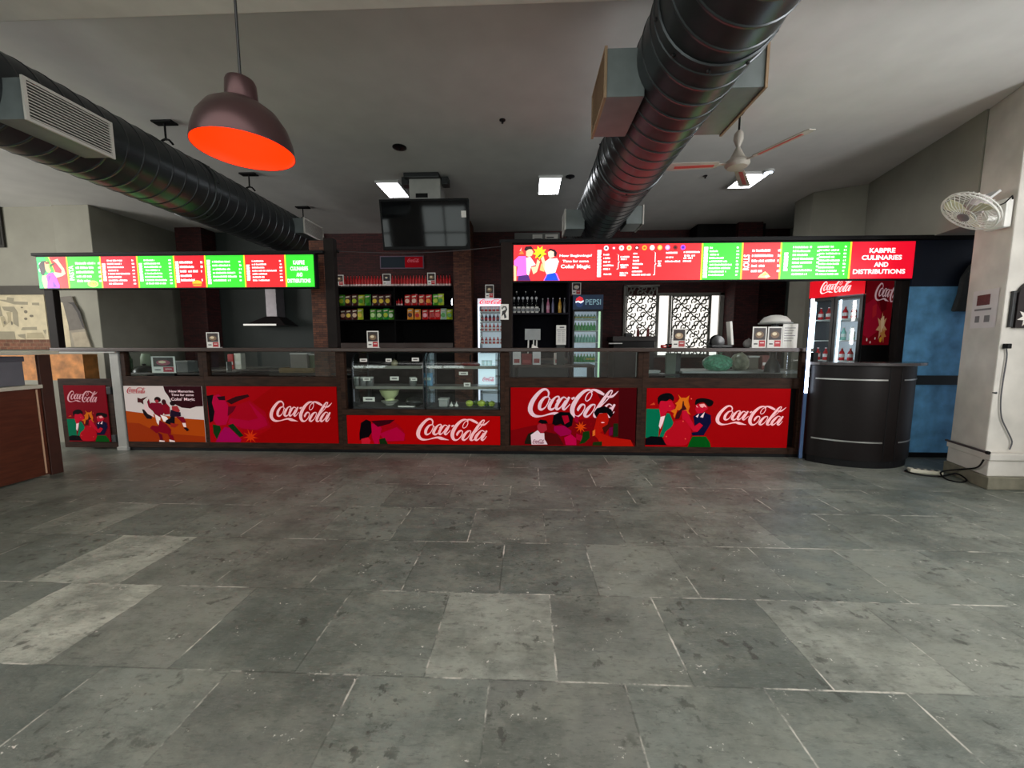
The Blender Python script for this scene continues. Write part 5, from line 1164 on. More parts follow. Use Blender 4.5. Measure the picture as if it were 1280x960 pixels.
MB().bbox(X_(165, 8.6), X_(187, 8.6), 8.6, 8.69, Z_(433, 8.6), Z_(410, 8.6), BLKPL, .01).build('casing', t); MB().box(X_(167, 8.6), X_(185, 8.6), 8.596, 8.6, Z_(431, 8.6), Z_(412, 8.6), mat('tv_screen', (10, 11, 14))).build('screen', t)
# kitchen worktop with things on it
t = thing('kitchen_worktop', (-5.2, 7.3, 0), 'dark kitchen worktop behind the left counter units', 'worktop')
MB().bbox(-6.6, -3.05, 6.95, 7.6, .98, 1.02, mat('worktop_dark', (70, 64, 58), .4, var=.2)).build('top', t); MB().box(-6.55, -3.1, 7.0, 7.55, 0, .98, WENGE).build('cabinet', t)
def through(name, xa, xb, ya, Y, dep, z0, m_, lab, cat, part='body', extra=None):
    x0_, x1_ = X_(xa, Y), X_(xb, Y); z1_ = Z_(ya, Y); t = thing(name, ((x0_ + x1_) / 2, Y + dep / 2, z0), lab, cat)
    MB().bbox(x0_, x1_, Y, Y + dep, z0, z1_, m_, .012).build(part, t)
    if extra: extra(t, x0_, x1_, Y, z0, z1_)
    return t
def lid(t, x0, x1, Y, z0, z1): MB().bbox(x0 - .008, x1 + .008, Y - .008, Y + .12, z1 - .02, z1 + .006, LTGREY).build('lid', t)
def strp(t, x0, x1, Y, z0, z1): MB().box(x0 + .01, x1 - .01, Y - .002, Y, z0 + (z1 - z0) * .3, z0 + (z1 - z0) * .5, PAPER).build('label_strip', t)
through('red_packet', 283, 290, 443, 7.1, .1, 1.021, REDP, 'red packet on the kitchen worktop behind the glass', 'packet', extra=strp)
through('flour_bag', 291, 300, 442, 7.12, .12, 1.021, mat('bag_cream', (214, 214, 200), .7, var=.08), 'cream flour bag beside the red packet', 'bag', extra=strp)
through('storage_tub', 362, 383, 442, 7.1, .2, 1.021, mat('tub_grey', (96, 92, 84), .5, var=.1), 'grey storage tub with lid at the right of the kitchen worktop', 'tub', extra=lid)
through('green_tub', 385.5, 392.5, 443, 7.15, .15, 1.021, mat('tub_green', (56, 72, 40), .5, var=.1), 'small dark green tub beside the brick pier', 'tub', extra=lid)
# inner serving shelf of unit 2: tray, steel bowl
def inner_shelf(x0, x1, y0, y1, z, label, m_):
    t = thing('inner_shelf', ((x0 + x1) / 2, (y0 + y1) / 2, z - .03), label, 'shelf'); MB().bbox(x0, x1, y0, y1, z - .03, z, m_, .004).build('shelf_board', t); MB().box(x0 + .02, x1 - .02, y1 - .03, y1 - .01, .3, z - .03, WENGE).build('support', t); return t
inner_shelf(-6.30, -2.56, 5.66, 6.15, 1.055, 'dark inner shelf behind the left glass panes', mat('inner_dark', (40, 30, 26), .4, var=.2))
t = thing('wooden_tray', (-3.35, 5.8, 1.056), 'long yellowish wooden tray behind the second pane', 'tray')
MB().bbox(X_(347, 5.75), X_(392, 5.75), 5.74, 5.98, 1.056, 1.075, mat('tray_wood', (120, 92, 50), .5, var=.2)).build('tray_base', t)
for s in (X_(347, 5.75), X_(392, 5.75) - .02): MB().bbox(s, s + .02, 5.74, 5.98, 1.075, 1.13, mat('tray_wood', (120, 92, 50))).build('tray_end', t)
MB().bbox(X_(347, 5.75) + .02, X_(392, 5.75) - .02, 5.74, 5.755, 1.075, 1.13, mat('tray_wood', (120, 92, 50))).build('tray_side', t)
t = thing('steel_napkin_holder', (X_(288, 5.8), 5.85, 1.056), 'shiny steel bracket behind the second pane, left side', 'holder')
MB().bbox(X_(281, 5.8), X_(292, 5.8), 5.8, 5.9, 1.056, 1.068, STEEL).build('base', t); MB().bbox(X_(281, 5.8), X_(281, 5.8) + .012, 5.8, 5.9, 1.068, 1.22, STEEL).build('upright', t)
t = thing('steel_spoon', (X_(404, 5.8), 5.8, 1.056), 'shiny steel ladle by the brick pier behind the second pane', 'ladle')
MB().lathe([(.03, 1.062), (.045, 1.085), (.04, 1.09), (.02, 1.068)], STEEL, (X_(404, 5.8), 5.8, 0), 14).build('bowl', t); MB().tube([(X_(400, 5.8), 5.8, 1.08), (X_(395, 5.8), 5.82, 1.10)], .007, STEEL).build('handle', t)
# behind pane 1
c = card(187, 217, 446, 467.5, 5.17, 'framed red and white menu card leaning behind the first pane', pic=((150, 60, 80), (170, 20, 50)))
MB().box(X_(189, 5.18), X_(215, 5.18), 5.177, 5.22, 1.0, 1.15, BLKPL).build('stand', c)
t = thing('green_jar', (X_(153, 5.7) + .05, 5.8, 1.056), 'dark green bottle at the far left behind the first pane', 'bottle')
xg = X_(158, 5.8); MB().lathe([(.05, 1.056), (.055, 1.08), (.055, 1.26), (.03, 1.31), (.02, 1.36)], mat('dark_green_glass', (20, 70, 40), .25, var=.1), (xg, 5.8, 0), 14).build('bottle_body', t); MB().lathe([(.023, 1.36), (.023, 1.38)], BLACK, (xg, 5.8, 0), 12).build('cap', t)
t = thing('white_jug', (X_(172, 6.0), 6.0, 1.056), 'pale green plastic jug behind the first pane', 'jug')
xg = X_(174, 5.95); MB().lathe([(.08, 1.056), (.085, 1.10), (.08, 1.28), (.06, 1.34)], mat('jug_pale', (140, 156, 130), .5, var=.1), (xg, 6.05, 0), 20).build('jug_body', t); MB().tube([(xg + .075, 6.05, 1.28), (xg + .12, 6.05, 1.26), (xg + .12, 6.05, 1.14), (xg + .08, 6.05, 1.11)], .01, mat('jug_pale', (140, 156, 130))).build('handle', t)
t = thing('pot_lid', (X_(170, 5.7), 5.74, 1.056), 'rounded black lid lying behind the first pane', 'lid')
xg = X_(171, 5.72); MB().lathe([(.14, 1.056), (.138, 1.09), (.10, 1.14), (.03, 1.16)], BLKPL, (xg, 5.80, 0), 24).build('dome', t); MB().lathe([(.02, 1.16), (.028, 1.185), (.01, 1.19)], BLKPL, (xg, 5.80, 0), 12).build('knob', t)
through('steel_box', 218, 233, 452, 5.7, .18, 1.056, mat('box_grey', (120, 122, 118), .5, var=.1), 'small grey box at the right of the framed red card', 'box', extra=lid)

# ================================================================== FOOD CASES OF UNIT 3
def case(xa, xb, label, tags, glow=False):
    x0, x1 = X_(xa, F), X_(xb, F); z0, z1 = .606, 1.385; y0, y1 = F + .03, F + .55
    t = thing('food_display_case', ((x0 + x1) / 2, (y0 + y1) / 2, z0), label, 'display case')
    b = MB(); b.box(x0, x1, y0, y1, z0, z0 + .02, DKGREY); b.box(x0, x1, y1 - .16, y1, z1 - .02, z1, DKGREY); b.box(x0, x0 + .02, y1 - .02, y1, z0, z1, DKGREY); b.box(x1 - .02, x1, y1 - .02, y1, z0, z1, DKGREY); b.build('case_frame', t)
    prof = [(y0, z0 + .02), (y0, z1 - .20)] + [(y0 + .20 - .20 * math.cos(a), z1 - .20 + .19 * math.sin(a)) for a in [PI / 2 * k / 8 for k in range(1, 9)]] + [(y1 - .16, z1 - .01)]
    for s in (x0, x1 - .012):
        m = MB(); m.prism(prof + [(y1 - .02, z1 - .01), (y1 - .02, z0 + .02)], s, s + .008, GLASSC, 'x'); m.build('side_glass', t)
        m = MB(); m.tube([(s + .004, p[0] - .002, p[1]) for p in prof], .008, mat('case_edge', (34, 36, 38), .3, .4, var=.05), 6); m.build('edge_trim', t)
    m = MB(); n = len(prof); m.add([(x0 + .012, *p) for p in prof] + [(x1 - .012, *p) for p in prof], [(i, i + 1, n + i + 1, n + i) for i in range(n - 1)], GLASSC, True); m.build('curved_glass', t)
    zsh = [Z_(458.5, y0 + .1) , Z_(484, y0 + .1)]
    for z in zsh:
        MB().box(x0 + .015, x1 - .02, y0 + .07, y1 - .03, z - .006, z, mat('glass_shelf', (150, 152, 146), .2, var=.1)).build('shelf', t)
        MB().box(x0 + .015, x1 - .02, y0 + .06, y0 + .07, z - .028, z + .01, mat('shelf_rail', (120, 120, 112), .5, 0, var=.15)).build('shelf_rail', t)
    for px, py, w_, h_ in tags:
        q = MB(); xx, zz_ = X_(px, F + .045), Z_(py, F + .045); q.box(xx - w_, xx + w_, F + .034, F + .038, zz_ - h_, zz_ + h_, PAPER)
        q.box(xx - w_ * .6, xx + w_ * .6, F + .0325, F + .0339, zz_ - h_ * .35, zz_ + h_ * .3, mat('tag_ink', (110, 106, 104), .6, var=0)); q.build('price_tag', t)
    return t, x0, x1, zsh
tA, ax0, ax1, zsh = case(437, 528, 'left curved glass food case with pale bowl and price tags', [(454, 450.5, .05, .022), (485.5, 450.5, .04, .022), (519, 449.5, .048, .024), (457, 474.5, .05, .022), (492, 473.5, .06, .026), (516.5, 474.5, .042, .02), (459, 500, .08, .03)])
tB, bx0, bx1, _ = case(531, 623, 'right curved glass food case with limes on its floor', [(579, 467, .06, .022), (583.5, 481, .045, .026)])
def bowl(x, y, z, r, h, m_, lab, foot=True):
    t = thing('serving_bowl', (x, y, z), lab, 'bowl')
    MB().lathe([(r * .45, z + h * .15), (r * .8, z + h * .5), (r, z + h), (r * .96, z + h), (r * .74, z + h * .5), (r * .3, z + h * .25)], m_, (x, y, 0), 24).build('bowl_body', t)
    MB().lathe([(r * .5, z), (r * .46, z + h * .16)], m_, (x, y, 0), 20).build('foot_ring', t)
bowl(X_(485, 5.4), 5.40, .692, .14, .15, mat('bowl_pale', (206, 214, 160), .35, var=.05), 'pale yellow green bowl standing on a white dish in the left food case')
bowl(X_(485, 5.4), 5.40, .627, .12, .06, mat('bowl_white', (190, 190, 178), .4, var=.05), 'shallow white dish under the pale green bowl')
for px, r_, lab in ((443.5, .045, 'empty glass jar on the middle shelf of left food case, leftmost'), (452, .05, 'glass jar on the middle shelf of left food case, second from left'), (460.5, .05, 'glass jar on the middle shelf of left food case, third from left'), (514, .05, 'glass jar at the right end of the left case middle shelf')):
    z = zsh[1] + .001; x = X_(px + .8, 5.32); t = thing('glass_jar', (x, 5.32, z), lab, 'jar'); MB().lathe([(r_ * .9, z), (r_, z + .01), (r_, z + .09), (r_ * .85, z + .105)], mat('jar_glass', (96, 98, 98), .2, var=.15), (x, 5.32, 0), 16).build('jar_body', t); MB().lathe([(r_ * .9, z + .105), (r_ * .9, z + .13)], LTGREY, (x, 5.32, 0), 16).build('lid', t)
def wrapped(x, y, z, sx, sy, sz, m_, lab, cat='food parcel', name='food_parcel'):
    t = thing(name, (x, y, z), lab, cat); m = MB(); prof = [(0.02, 0)]
    bm = bmesh.new(); bmesh.ops.create_icosphere(bm, subdivisions=2, radius=1)
    for v in bm.verts: v.co = Vector((x + v.co.x * sx, y + v.co.y * sy, z + max(0, (v.co.z + .8)) * sz * .55))
    m.add([v.co.copy() for v in bm.verts], [tuple(v.index for v in f.verts) for f in bm.faces], m_, True); bm.free(); m.build('parcel_body', t)
    MB().lathe([(sx * .2, z + sz * .96), (sx * .12, z + sz * 1.06), (sx * .02, z + sz * 1.1)], m_, (x, y, 0), 8).build('knot', t)
wrapped(X_(492, 5.35), 5.36, zsh[0] + .001, .05, .04, .09, mat('cake_tan', (150, 140, 110), .6, var=.3), 'small tan cake on the top shelf of the left food case', 'cake', 'small_cake')
wrapped(X_(516, 5.3), 5.32, .627, .14, .10, .13, mat('black_wrap', (20, 20, 20), .25, var=.2), 'black wrapped parcel on the left case floor, right end')
MB_t = thing('white_tray', (X_(505, 5.2), 5.2, .627), 'thin white tray at the front of the left case floor', 'tray'); MB().bbox(X_(496, 5.2), X_(516, 5.2), 5.17, 5.25, .627, .637, WHITE).build('tray_base', MB_t); MB().bbox(X_(496, 5.2), X_(516, 5.2), 5.17, 5.175, .637, .648, WHITE).build('tray_lip', MB_t)
# right case contents
x = X_(587.5, 5.34); t = thing('cake_stand', (x, 5.36, zsh[0] + .001), 'dark red cake stand with central rod in the right food case', 'cake stand')
MB().lathe([(.13, zsh[0] + .001), (.14, zsh[0] + .03), (.10, zsh[0] + .055), (.02, zsh[0] + .06)], mat('stand_red', (90, 26, 30), .35, var=.1), (x, 5.36, 0), 24).build('plate', t); MB().tube([(x, 5.36, zsh[0] + .06), (x, 5.36, zsh[0] + .16)], .012, BLACK).build('rod', t)
t = thing('light_box', (X_(609, 5.55), 5.5, .9), 'bright bluish lit panel inside the right end of the right food case', 'light panel')
BL = mat('blue_white_glow', (220, 235, 245), .4, var=0, emit=.75, ecol=(205, 228, 240))
m = MB().box(X_(598, 5.6), X_(619, 5.6), 5.6, 5.615, .82, 1.36, BL); m.build('lit_face', t)
m = flat(); put_script(m, X_(603, 5.6), X_(618, 5.6), Z_(477, 5.6), Z_(471, 5.6), 5.596, P(214, 30, 90)); m.build('lettering', t)
for k, px in enumerate((604, 608.5, 613)):
    z = zsh[0] + .001; x = X_(px, 5.36); t = thing('clear_cup', (x, 5.36, z), 'clear glass tumbler before the bright panel in the right case', 'cup', 'tumblers in the right food case')
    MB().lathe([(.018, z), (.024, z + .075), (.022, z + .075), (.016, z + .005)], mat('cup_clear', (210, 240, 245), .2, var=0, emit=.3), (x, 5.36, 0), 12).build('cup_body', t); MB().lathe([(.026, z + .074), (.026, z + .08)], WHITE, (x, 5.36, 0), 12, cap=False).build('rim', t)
t = thing('blue_carton', (X_(535, 5.4), 5.4, zsh[1]), 'pale blue carton at the left end of the right food case', 'carton'); z = zsh[1] + .001
MB().bbox(X_(533, 5.4), X_(539.5, 5.4), 5.36, 5.44, z, z + .18, mat('carton_blue', (110, 160, 200), .5, var=.15)).build('carton_body', t); MB().box(X_(534, 5.4), X_(538.5, 5.4), 5.355, 5.36, z + .08, z + .12, PAPER).build('label_strip', t)
LIM = mat('lime_green', (176, 196, 70), .4, var=.15); LIMD = mat('lime_dark', (70, 110, 30), .4, var=.15)
for k, (px, py_, r_, m_, lab) in enumerate(((586, 5.28, .055, LIM, 'yellow green lime, leftmost on the right case floor'), (594, 5.36, .045, LIMD, 'dark green lime behind, second from the left'), (601, 5.27, .058, LIM, 'large pale lime in the middle of the right case floor'), (608.5, 5.30, .045, LIMD, 'dark green lime right of the large pale lime'), (614.5, 5.27, .050, LIM, 'yellow green lime, rightmost on the right case floor'))):
    x = X_(px, py_); t = thing('lime', (x, py_, .627), lab, 'lime')
    MB().lathe([(.004, .627), (r_ * .7, .627 + r_ * .2), (r_, .627 + r_ * .8), (r_ * .8, .627 + r_ * 1.35), (r_ * .2, .627 + r_ * 1.6)], m_, (x, py_, 0), 14).build('fruit', t); MB().lathe([(r_ * .14, .627 + r_ * 1.58), (.004, .627 + r_ * 1.72)], LIMD, (x, py_, 0), 8).build('tip', t)
through('plastic_tub', 547, 558, 499, 5.22, .12, .627, mat('tub_pale', (150, 152, 150), .4, var=.1), 'pale plastic tub on the floor of the right food case', 'tub', extra=lid)
for k, px in enumerate((563, 569.5)):
    x = X_(px, 5.24); t = thing('garlic_bulb', (x, 5.24, .627), 'small white garlic bulb beside the plastic tub', 'garlic', 'garlic bulbs in the right food case')
    MB().lathe([(.008, .627), (.026, .635), (.028, .65), (.012, .668), (.004, .685)], WHITE, (x, 5.24, 0), 12).build('bulb', t); MB().tube([(x, 5.24, .68), (x + .004, 5.24, .70)], .004, PAPER, 6).build('stalk', t)
# ================================================================== BEHIND PANES 4 AND 5
inner_shelf(2.25, 4.1, 5.66, 6.35, 1.10, 'white inner worktop behind the rightmost pane', mat('inner_white', (150, 152, 148), .4, var=.08))
BAGG = mat('green_plastic_bag', (96, 170, 136), .3, var=.5, scale=30); BAGC = mat('clear_plastic_bag', (150, 152, 130), .3, var=.3, scale=18)
def bag(px, Y, z, sx, sy, sz, m_, lab):
    x = X_(px, Y); t = thing('plastic_bag', (x, Y, z), lab, 'bag'); r = random.Random(int(px)); m = MB()
    bm = bmesh.new(); bmesh.ops.create_icosphere(bm, subdivisions=3, radius=1)
    for v in bm.verts:
        k = 1 + r.uniform(-.08, .08); zz = max(v.co.z, -.8); v.co = Vector((x + v.co.x * sx * k, Y + v.co.y * sy * k, z + (zz + .8) / 1.8 * sz * (.96 + .04 * k)))
    m.add([v.co.copy() for v in bm.verts], [tuple(v.index for v in f.verts) for f in bm.faces], m_); bm.free(); m.build('bag_body', t)
    MB().lathe([(.02, z + sz * .98), (.012, z + sz * 1.03), (.04, z + sz * 1.12)], m_, (x + sx * .2, Y, 0), 8).build('knot', t)
bag(898, 5.85, 1.101, .21, .15, .24, BAGG, 'bulging green plastic bag behind the rightmost pane')
bag(926, 6.0, 1.101, .13, .12, .26, BAGC, 'clear plastic bag of pale food right of the green bag')
through('red_carton', 954, 968, 444, 6.1, .15, 1.101, mat('carton_red', (120, 56, 50), .6, var=.2), 'faded red carton at the right end behind the last pane', 'carton', extra=strp)
through('olive_tub', 937, 950, 445, 6.1, .15, 1.101, mat('tub_olive', (70, 66, 50), .6, var=.1), 'olive tub between the clear bag and red carton', 'tub', extra=lid)
t = thing('grey_pillar_panel', (X_(839, 5.8), 5.8, 0), 'narrow pale green grey upright panel behind the last pane', 'panel'); MB().bbox(X_(833.5, 5.75), X_(846, 5.75), 5.75, 5.80, 0, 1.36, mat('panel_green_grey', (96, 104, 92), .6, var=.08)).build('panel_body', t); MB().box(X_(846, 5.75), X_(852, 5.75), 5.76, 5.79, 0, 1.36, DKGREY).build('panel_edge', t)
through('steel_container', 812, 826, 463, 5.75, .15, 1.056, STEEL, 'low steel container at the left end behind the last pane', 'container', extra=lid)
inner_shelf(1.66, 2.2, 5.70, 5.95, 1.055, 'short dark inner shelf left of the green grey panel', mat('inner_dark', (40, 30, 26)))

# ================================================================== ON THE LEDGE
LZ = 1.441
def lcard(xa, xb, ya, label, Y=5.15, pic=((120, 90, 60), (180, 24, 34))):
    c = card(xa, xb, ya, 431.5, Y, label, pic); dz = LZ - c.location.z; c.location.z += dz; c.location = c.location
    MB().box(X_(xa, Y) + .01, X_(xb, Y) - .01, Y + .006, Y + .06, LZ - dz, LZ - dz + .008, PAPER).build('card_foot', c); return c
lcard(258.5, 274.5, 411.5, 'menu card on the ledge below the left menu board'); lcard(459, 473.5, 410, 'menu card on the ledge above the left food case')
lcard(840, 857, 407.5, 'menu card on the ledge before the lattice window', pic=((170, 140, 110), (170, 60, 60))); lcard(940, 957.5, 405.5, 'menu card near right ledge end, left of two'); lcard(959, 977, 405.5, 'menu card near right ledge end, beside the white sheet')
a_, b_ = X_(977.5, 5.16), X_(996, 5.16); t = thing('white_notice', ((a_ + b_) / 2, 5.16, LZ), 'white printed notice at the right end of the ledge', 'notice')
MB().box(a_, b_, 5.16, 5.166, LZ, Z_(405.5, 5.16), PAPER).build('sheet', t); m = flat()
for i in range(6): m.box(a_ + .02, b_ - .03 - .02 * (i % 3), 5.158, 5.1595, Z_(411 + i * 3.1, 5.16), Z_(410 + i * 3.1, 5.16), mat('print_150', (150, 146, 146), .6, var=0))
m.build('printed_lines', t); MB().box(a_ + .02, b_ - .02, 5.166, 5.21, LZ, LZ + .008, PAPER).build('sheet_foot', t)
x = X_(898.5, 5.25); t = thing('card_machine', (x, 5.25, LZ), 'rounded black gadget on the ledge with a slanted white board', 'gadget')
M_ = Matrix.Rotation(R(90), 3, 'X')
MB().lathe([(.03, -.05), (.085, -.04), (.10, 0), (.085, .04), (.03, .05)], BLKPL, (x - .03, 5.25, LZ + .075), 24, M_).build('round_head', t)
MB().bbox(x - .12, x + .16, 5.2, 5.30, LZ, LZ + .04, BLKPL, .015).build('gadget_base', t)
MM = Matrix.Translation((x + .155, 5.25, LZ + .04)) @ Matrix.Rotation(R(-7), 4, 'Y'); MB().bbox(-.016, .016, -.05, .05, 0, .31, WHITE, .006, MM).build('white_board', t)
x = X_(970, 5.45); t = thing('white_dome', (x, 5.5, 1.60), 'white dome cover showing above the menu cards at right', 'dome cover')
zz = Z_(403.5, 5.5)
MB().lathe([(.18, zz), (.175, zz + .02), (.13, zz + .07), (.06, zz + .095), (.01, zz + .10)], WHITE, (x, 5.5, 0), 28).build('dome', t); MB().lathe([(.20, zz - .025), (.205, zz - .01), (.18, zz)], LTGREY, (x, 5.5, 0), 28).build('rim', t); MB().lathe([(.10, 1.10), (.09, 1.2), (.04, 1.3), (.04, zz - .025)], DKGREY, (x, 5.5, 0), 18).build('pedestal', t)
wrapped(X_(935.5, 5.3), 5.30, LZ, .07, .05, .12, mat('bag_white_clear', (150, 146, 144), .4, var=.3), 'crumpled clear food bag on the ledge left of the cards', 'bag', 'food_bag')
t = thing('black_remote', (X_(836.5, 5.25), 5.25, LZ), 'small black block on the ledge left of the lattice menu card', 'box'); MB().bbox(X_(833, 5.25), X_(839, 5.25), 5.2, 5.3, LZ, LZ + .055, BLKPL, .008).build('box_body', t); MB().box(X_(834, 5.25), X_(838, 5.25), 5.196, 5.2, LZ + .02, LZ + .035, REDP).build('label_strip', t)
t = thing('red_box', (X_(829.5, 5.25), 5.25, LZ), 'small red box on the ledge before the bright window gap', 'box'); MB().bbox(X_(827, 5.25), X_(831.6, 5.25), 5.2, 5.3, LZ, LZ + .04, REDP, .008).build('box_body', t); MB().box(X_(828, 5.25), X_(831, 5.25), 5.196, 5.2, LZ + .012, LZ + .024, PAPER).build('label_strip', t)
t = thing('white_paper', (X_(668, 5.2), 5.2, LZ), 'small folded white paper on the ledge below the till screen', 'paper'); m = MB(); xx = X_(668, 5.15); m.add([(xx - .04, 5.12, LZ), (xx + .05, 5.12, LZ), (xx + .06, 5.22, LZ), (xx - .03, 5.2, LZ + .05), (xx - .01, 5.14, LZ + .03)], [(0, 1, 2), (0, 2, 3), (0, 1, 4), (1, 2, 4), (2, 3, 4), (3, 0, 4)], PAPER); m.build('sheet', t)
# sticker on the middle post
a_, b_ = X_(625.5, 5.115), X_(635.8, 5.115); z1_, z0_ = Z_(380, 5.115), Z_(399.5, 5.115); t = thing('post_sticker', ((a_ + b_) / 2, 5.115, z0_), 'black and white sticker on the tall middle post', 'sticker')
MB().box(a_, b_, 5.114, 5.119, z0_, z1_, PAPER).build('sheet', t); m = flat(); A = Art(m, (0, 0, 100, 200), (a_, b_, z0_, z1_), 5.1135, lambda *k: mat('print_%d_%d_%d' % k, k, .5, var=0))
A.p((20, 20, 22), (30, 25), (70, 30), (84, 70), (60, 120), (76, 170), (50, 185), (42, 130), (16, 160), (24, 90), (48, 80)); A.e((225, 220, 215), 52, 60, 12, 20); A.e((30, 30, 30), 24, 50, 8, 20); m.build('print', t)

# ================================================================== LEFT SIDE: STALL, MURAL, PICTURE
SX = -5.42
t = thing('wooden_stall', (-5.8, 3.5, 0), 'brown wooden stall counter with pale tops at the left edge', 'counter')
MB().bbox(-6.3, SX, 2.4, 4.06, .02, 1.0, BROWN, .006).build('front_cabinet', t)
MB().bbox(-6.35, SX + .02, 2.4, 4.07, 1.0, 1.04, mat('pale_top', (206, 200, 184), .4, var=.08), .006).build('worktop', t)
MB().bbox(SX - .03, SX + .005, 4.065, 4.18, 0, 1.37, mat('stall_post', (62, 36, 28), .45, var=.2), .006).build('corner_post', t)
MB().bbox(-6.35, SX + .03, 2.4, 4.25, 1.372, 1.41, mat('pale_top', (206, 200, 184)), .006).build('upper_top', t)
MB().bbox(SX - .16, SX - .10, 2.45, 2.5, 1.04, 1.372, DKGREY).build('upper_post', t)
MB().tube([(SX + .004, 4.02, .99), (SX + .004, 4.02, .04)], .008, mat('edge_tan', (190, 150, 120), .4, var=.05)).build('metal_edging', t)
t = thing('grey_crate', (-5.75, 3.8, 1.041), 'plain grey crate between the two pale tops of the stall', 'crate'); MB().bbox(-6.1, SX - .06, 3.62, 3.98, 1.041, 1.355, mat('crate_grey', (104, 104, 112), .55, var=.06), .008).build('crate_body', t); MB().bbox(-6.12, SX - .05, 3.61, 3.99, 1.30, 1.356, mat('crate_rim', (84, 84, 92), .5, var=.05), .006).build('crate_rim', t)
# mural
ym = 6.98; a_, b_ = -11.8, X_(66, 7.0); z0_, z1_ = Z_(424, 7.0), Z_(365.5, 7.0)
t = thing('relief_mural', ((a_ + b_) / 2, ym, z0_), 'cream relief mural with drawn buildings at the far left', 'mural')
m = flat(); m.box(a_, b_, ym - .03, ym, z0_, z1_, CREAM)
gq = lambda *k: mat('mural_%d_%d_%d' % k, k, .7, var=.06)
xl = X_(0, 7.0); A = Art(m, (0, 215, 560, 690), (xl, b_, z0_, z1_), ym - .031, gq); G1, G2, G3 = (150, 142, 120), (172, 160, 130), (120, 112, 96)
for r_ in (((0, 270), (60, 255), (60, 300), (0, 300)), ((60, 262), (170, 270), (180, 240), (250, 250), (240, 285), (390, 290), (385, 322), (250, 318)), ((430, 300), (505, 300), (505, 328), (430, 325)), ((20, 330), (95, 330), (110, 440), (40, 450)), ((110, 340), (240, 340), (270, 400), (262, 555), (210, 520), (215, 400), (130, 380)), ((300, 560), (450, 555), (450, 590), (280, 590)), ((0, 605), (210, 605), (215, 690), (0, 690)), ((240, 640), (320, 630), (320, 690), (250, 660)), ((510, 590), (545, 585), (530, 640))): A.p(G1, *r_)
for r_ in (((150, 400), (200, 395), (190, 500), (150, 520), (160, 450)), ((80, 450), (120, 440), (150, 520), (100, 560)), ((340, 620), (500, 615), (520, 680), (330, 680))): A.p(G2, *r_)
for cx_, cy_, rx_, ry_ in ((320, 350, 14, 8), (355, 395, 20, 18), (410, 440, 22, 14), (345, 470, 18, 14), (120, 510, 12, 20), (195, 515, 10, 22)): A.e(G3, cx_, cy_, rx_, ry_, 7)
m.build('relief_panel', t)
MB().box(a_, b_ + .04, ym - .05, ym, Z_(437, 7.0), z0_, brick_mat('rust_band', (150, 96, 70), (110, 70, 50), (170, 140, 110), 3, .4, .2)).build('rust_band', t)
MB().box(a_, b_ + .06, ym - .06, ym, z1_, z1_ + .16, mat('mural_header', (66, 62, 54), .7, var=.1)).build('header_band', t)
t = thing('torn_poster', (X_(98, 6.9), 6.9, 1.4), 'torn peeling grey and cream sheet on the pier beside the mural', 'poster')
m = flat(); yq = 6.91; gq = lambda *k: mat('torn_%d_%d_%d' % k, k, .7, var=.15); A = Art(m, (600, 180, 930, 760), (X_(75, yq), X_(116, yq), Z_(435, yq), Z_(362, yq)), yq - .02, gq)
m.add([(X_(p_[0], yq), yq + dy, Z_(p_[1], yq)) for dy in (-.018, .01) for p_ in ((75, 370), (98, 368), (106, 395), (115, 434), (82, 434))], [(0, 1, 2, 3, 4), (9, 8, 7, 6, 5), (0, 5, 6, 1), (1, 6, 7, 2), (2, 7, 8, 3), (3, 8, 9, 4), (4, 9, 5, 0)], gq(150, 142, 126))
A.p((110, 104, 96), (600, 240), (780, 220), (850, 420), (880, 560), (720, 580), (700, 420), (660, 260)); A.p((206, 192, 160), (605, 260), (690, 290), (720, 520), (725, 750), (655, 750)); A.p((60, 56, 54), (740, 290), (800, 285), (850, 380), (880, 560), (860, 540), (820, 390), (780, 310)); A.p((170, 158, 136), (740, 600), (880, 590), (915, 745), (760, 750))
m.build('torn_sheet', t); 
# dark orange stones between stall tops
t = thing('stone_pier', (-7.6, 5.6, 0), 'low orange brown stone wall glimpsed under the pale stall top', 'low wall')
# picture on the upper left wall
yq = 6.96; a_, b_ = -11.0, X_(24.5, 7.0); t = thing('wall_picture', ((a_ + b_) / 2, yq, Z_(303, 7.0)), 'dark textured picture high on the far left wall', 'picture')
MB().bbox(a_, b_, yq, yq + .035, Z_(303, 7.0), Z_(247, 7.0), mat('picture_frame', (34, 32, 26), .6, var=.1)).build('frame', t)
MB().box(a_ + .04, b_ - .04, yq - .006, yq, Z_(303, 7.0) + .04, Z_(247, 7.0) - .04, mat('dark_relief', (32, 34, 26), .7, var=.8, scale=12, bump=.8)).build('canvas', t)
for o in [o for o in bpy.data.objects if o.name.startswith('stone_pier')]: MB().box(-8.6, -6.62, 5.5, 5.7, .95, 1.34, mat('orange_stone', (206, 136, 72), .7, var=.45, scale=7)).build('stone_body', o); MB().box(-8.6, -6.62, 5.5, 5.7, 0, .95, WALLG).build('wall_base', o)

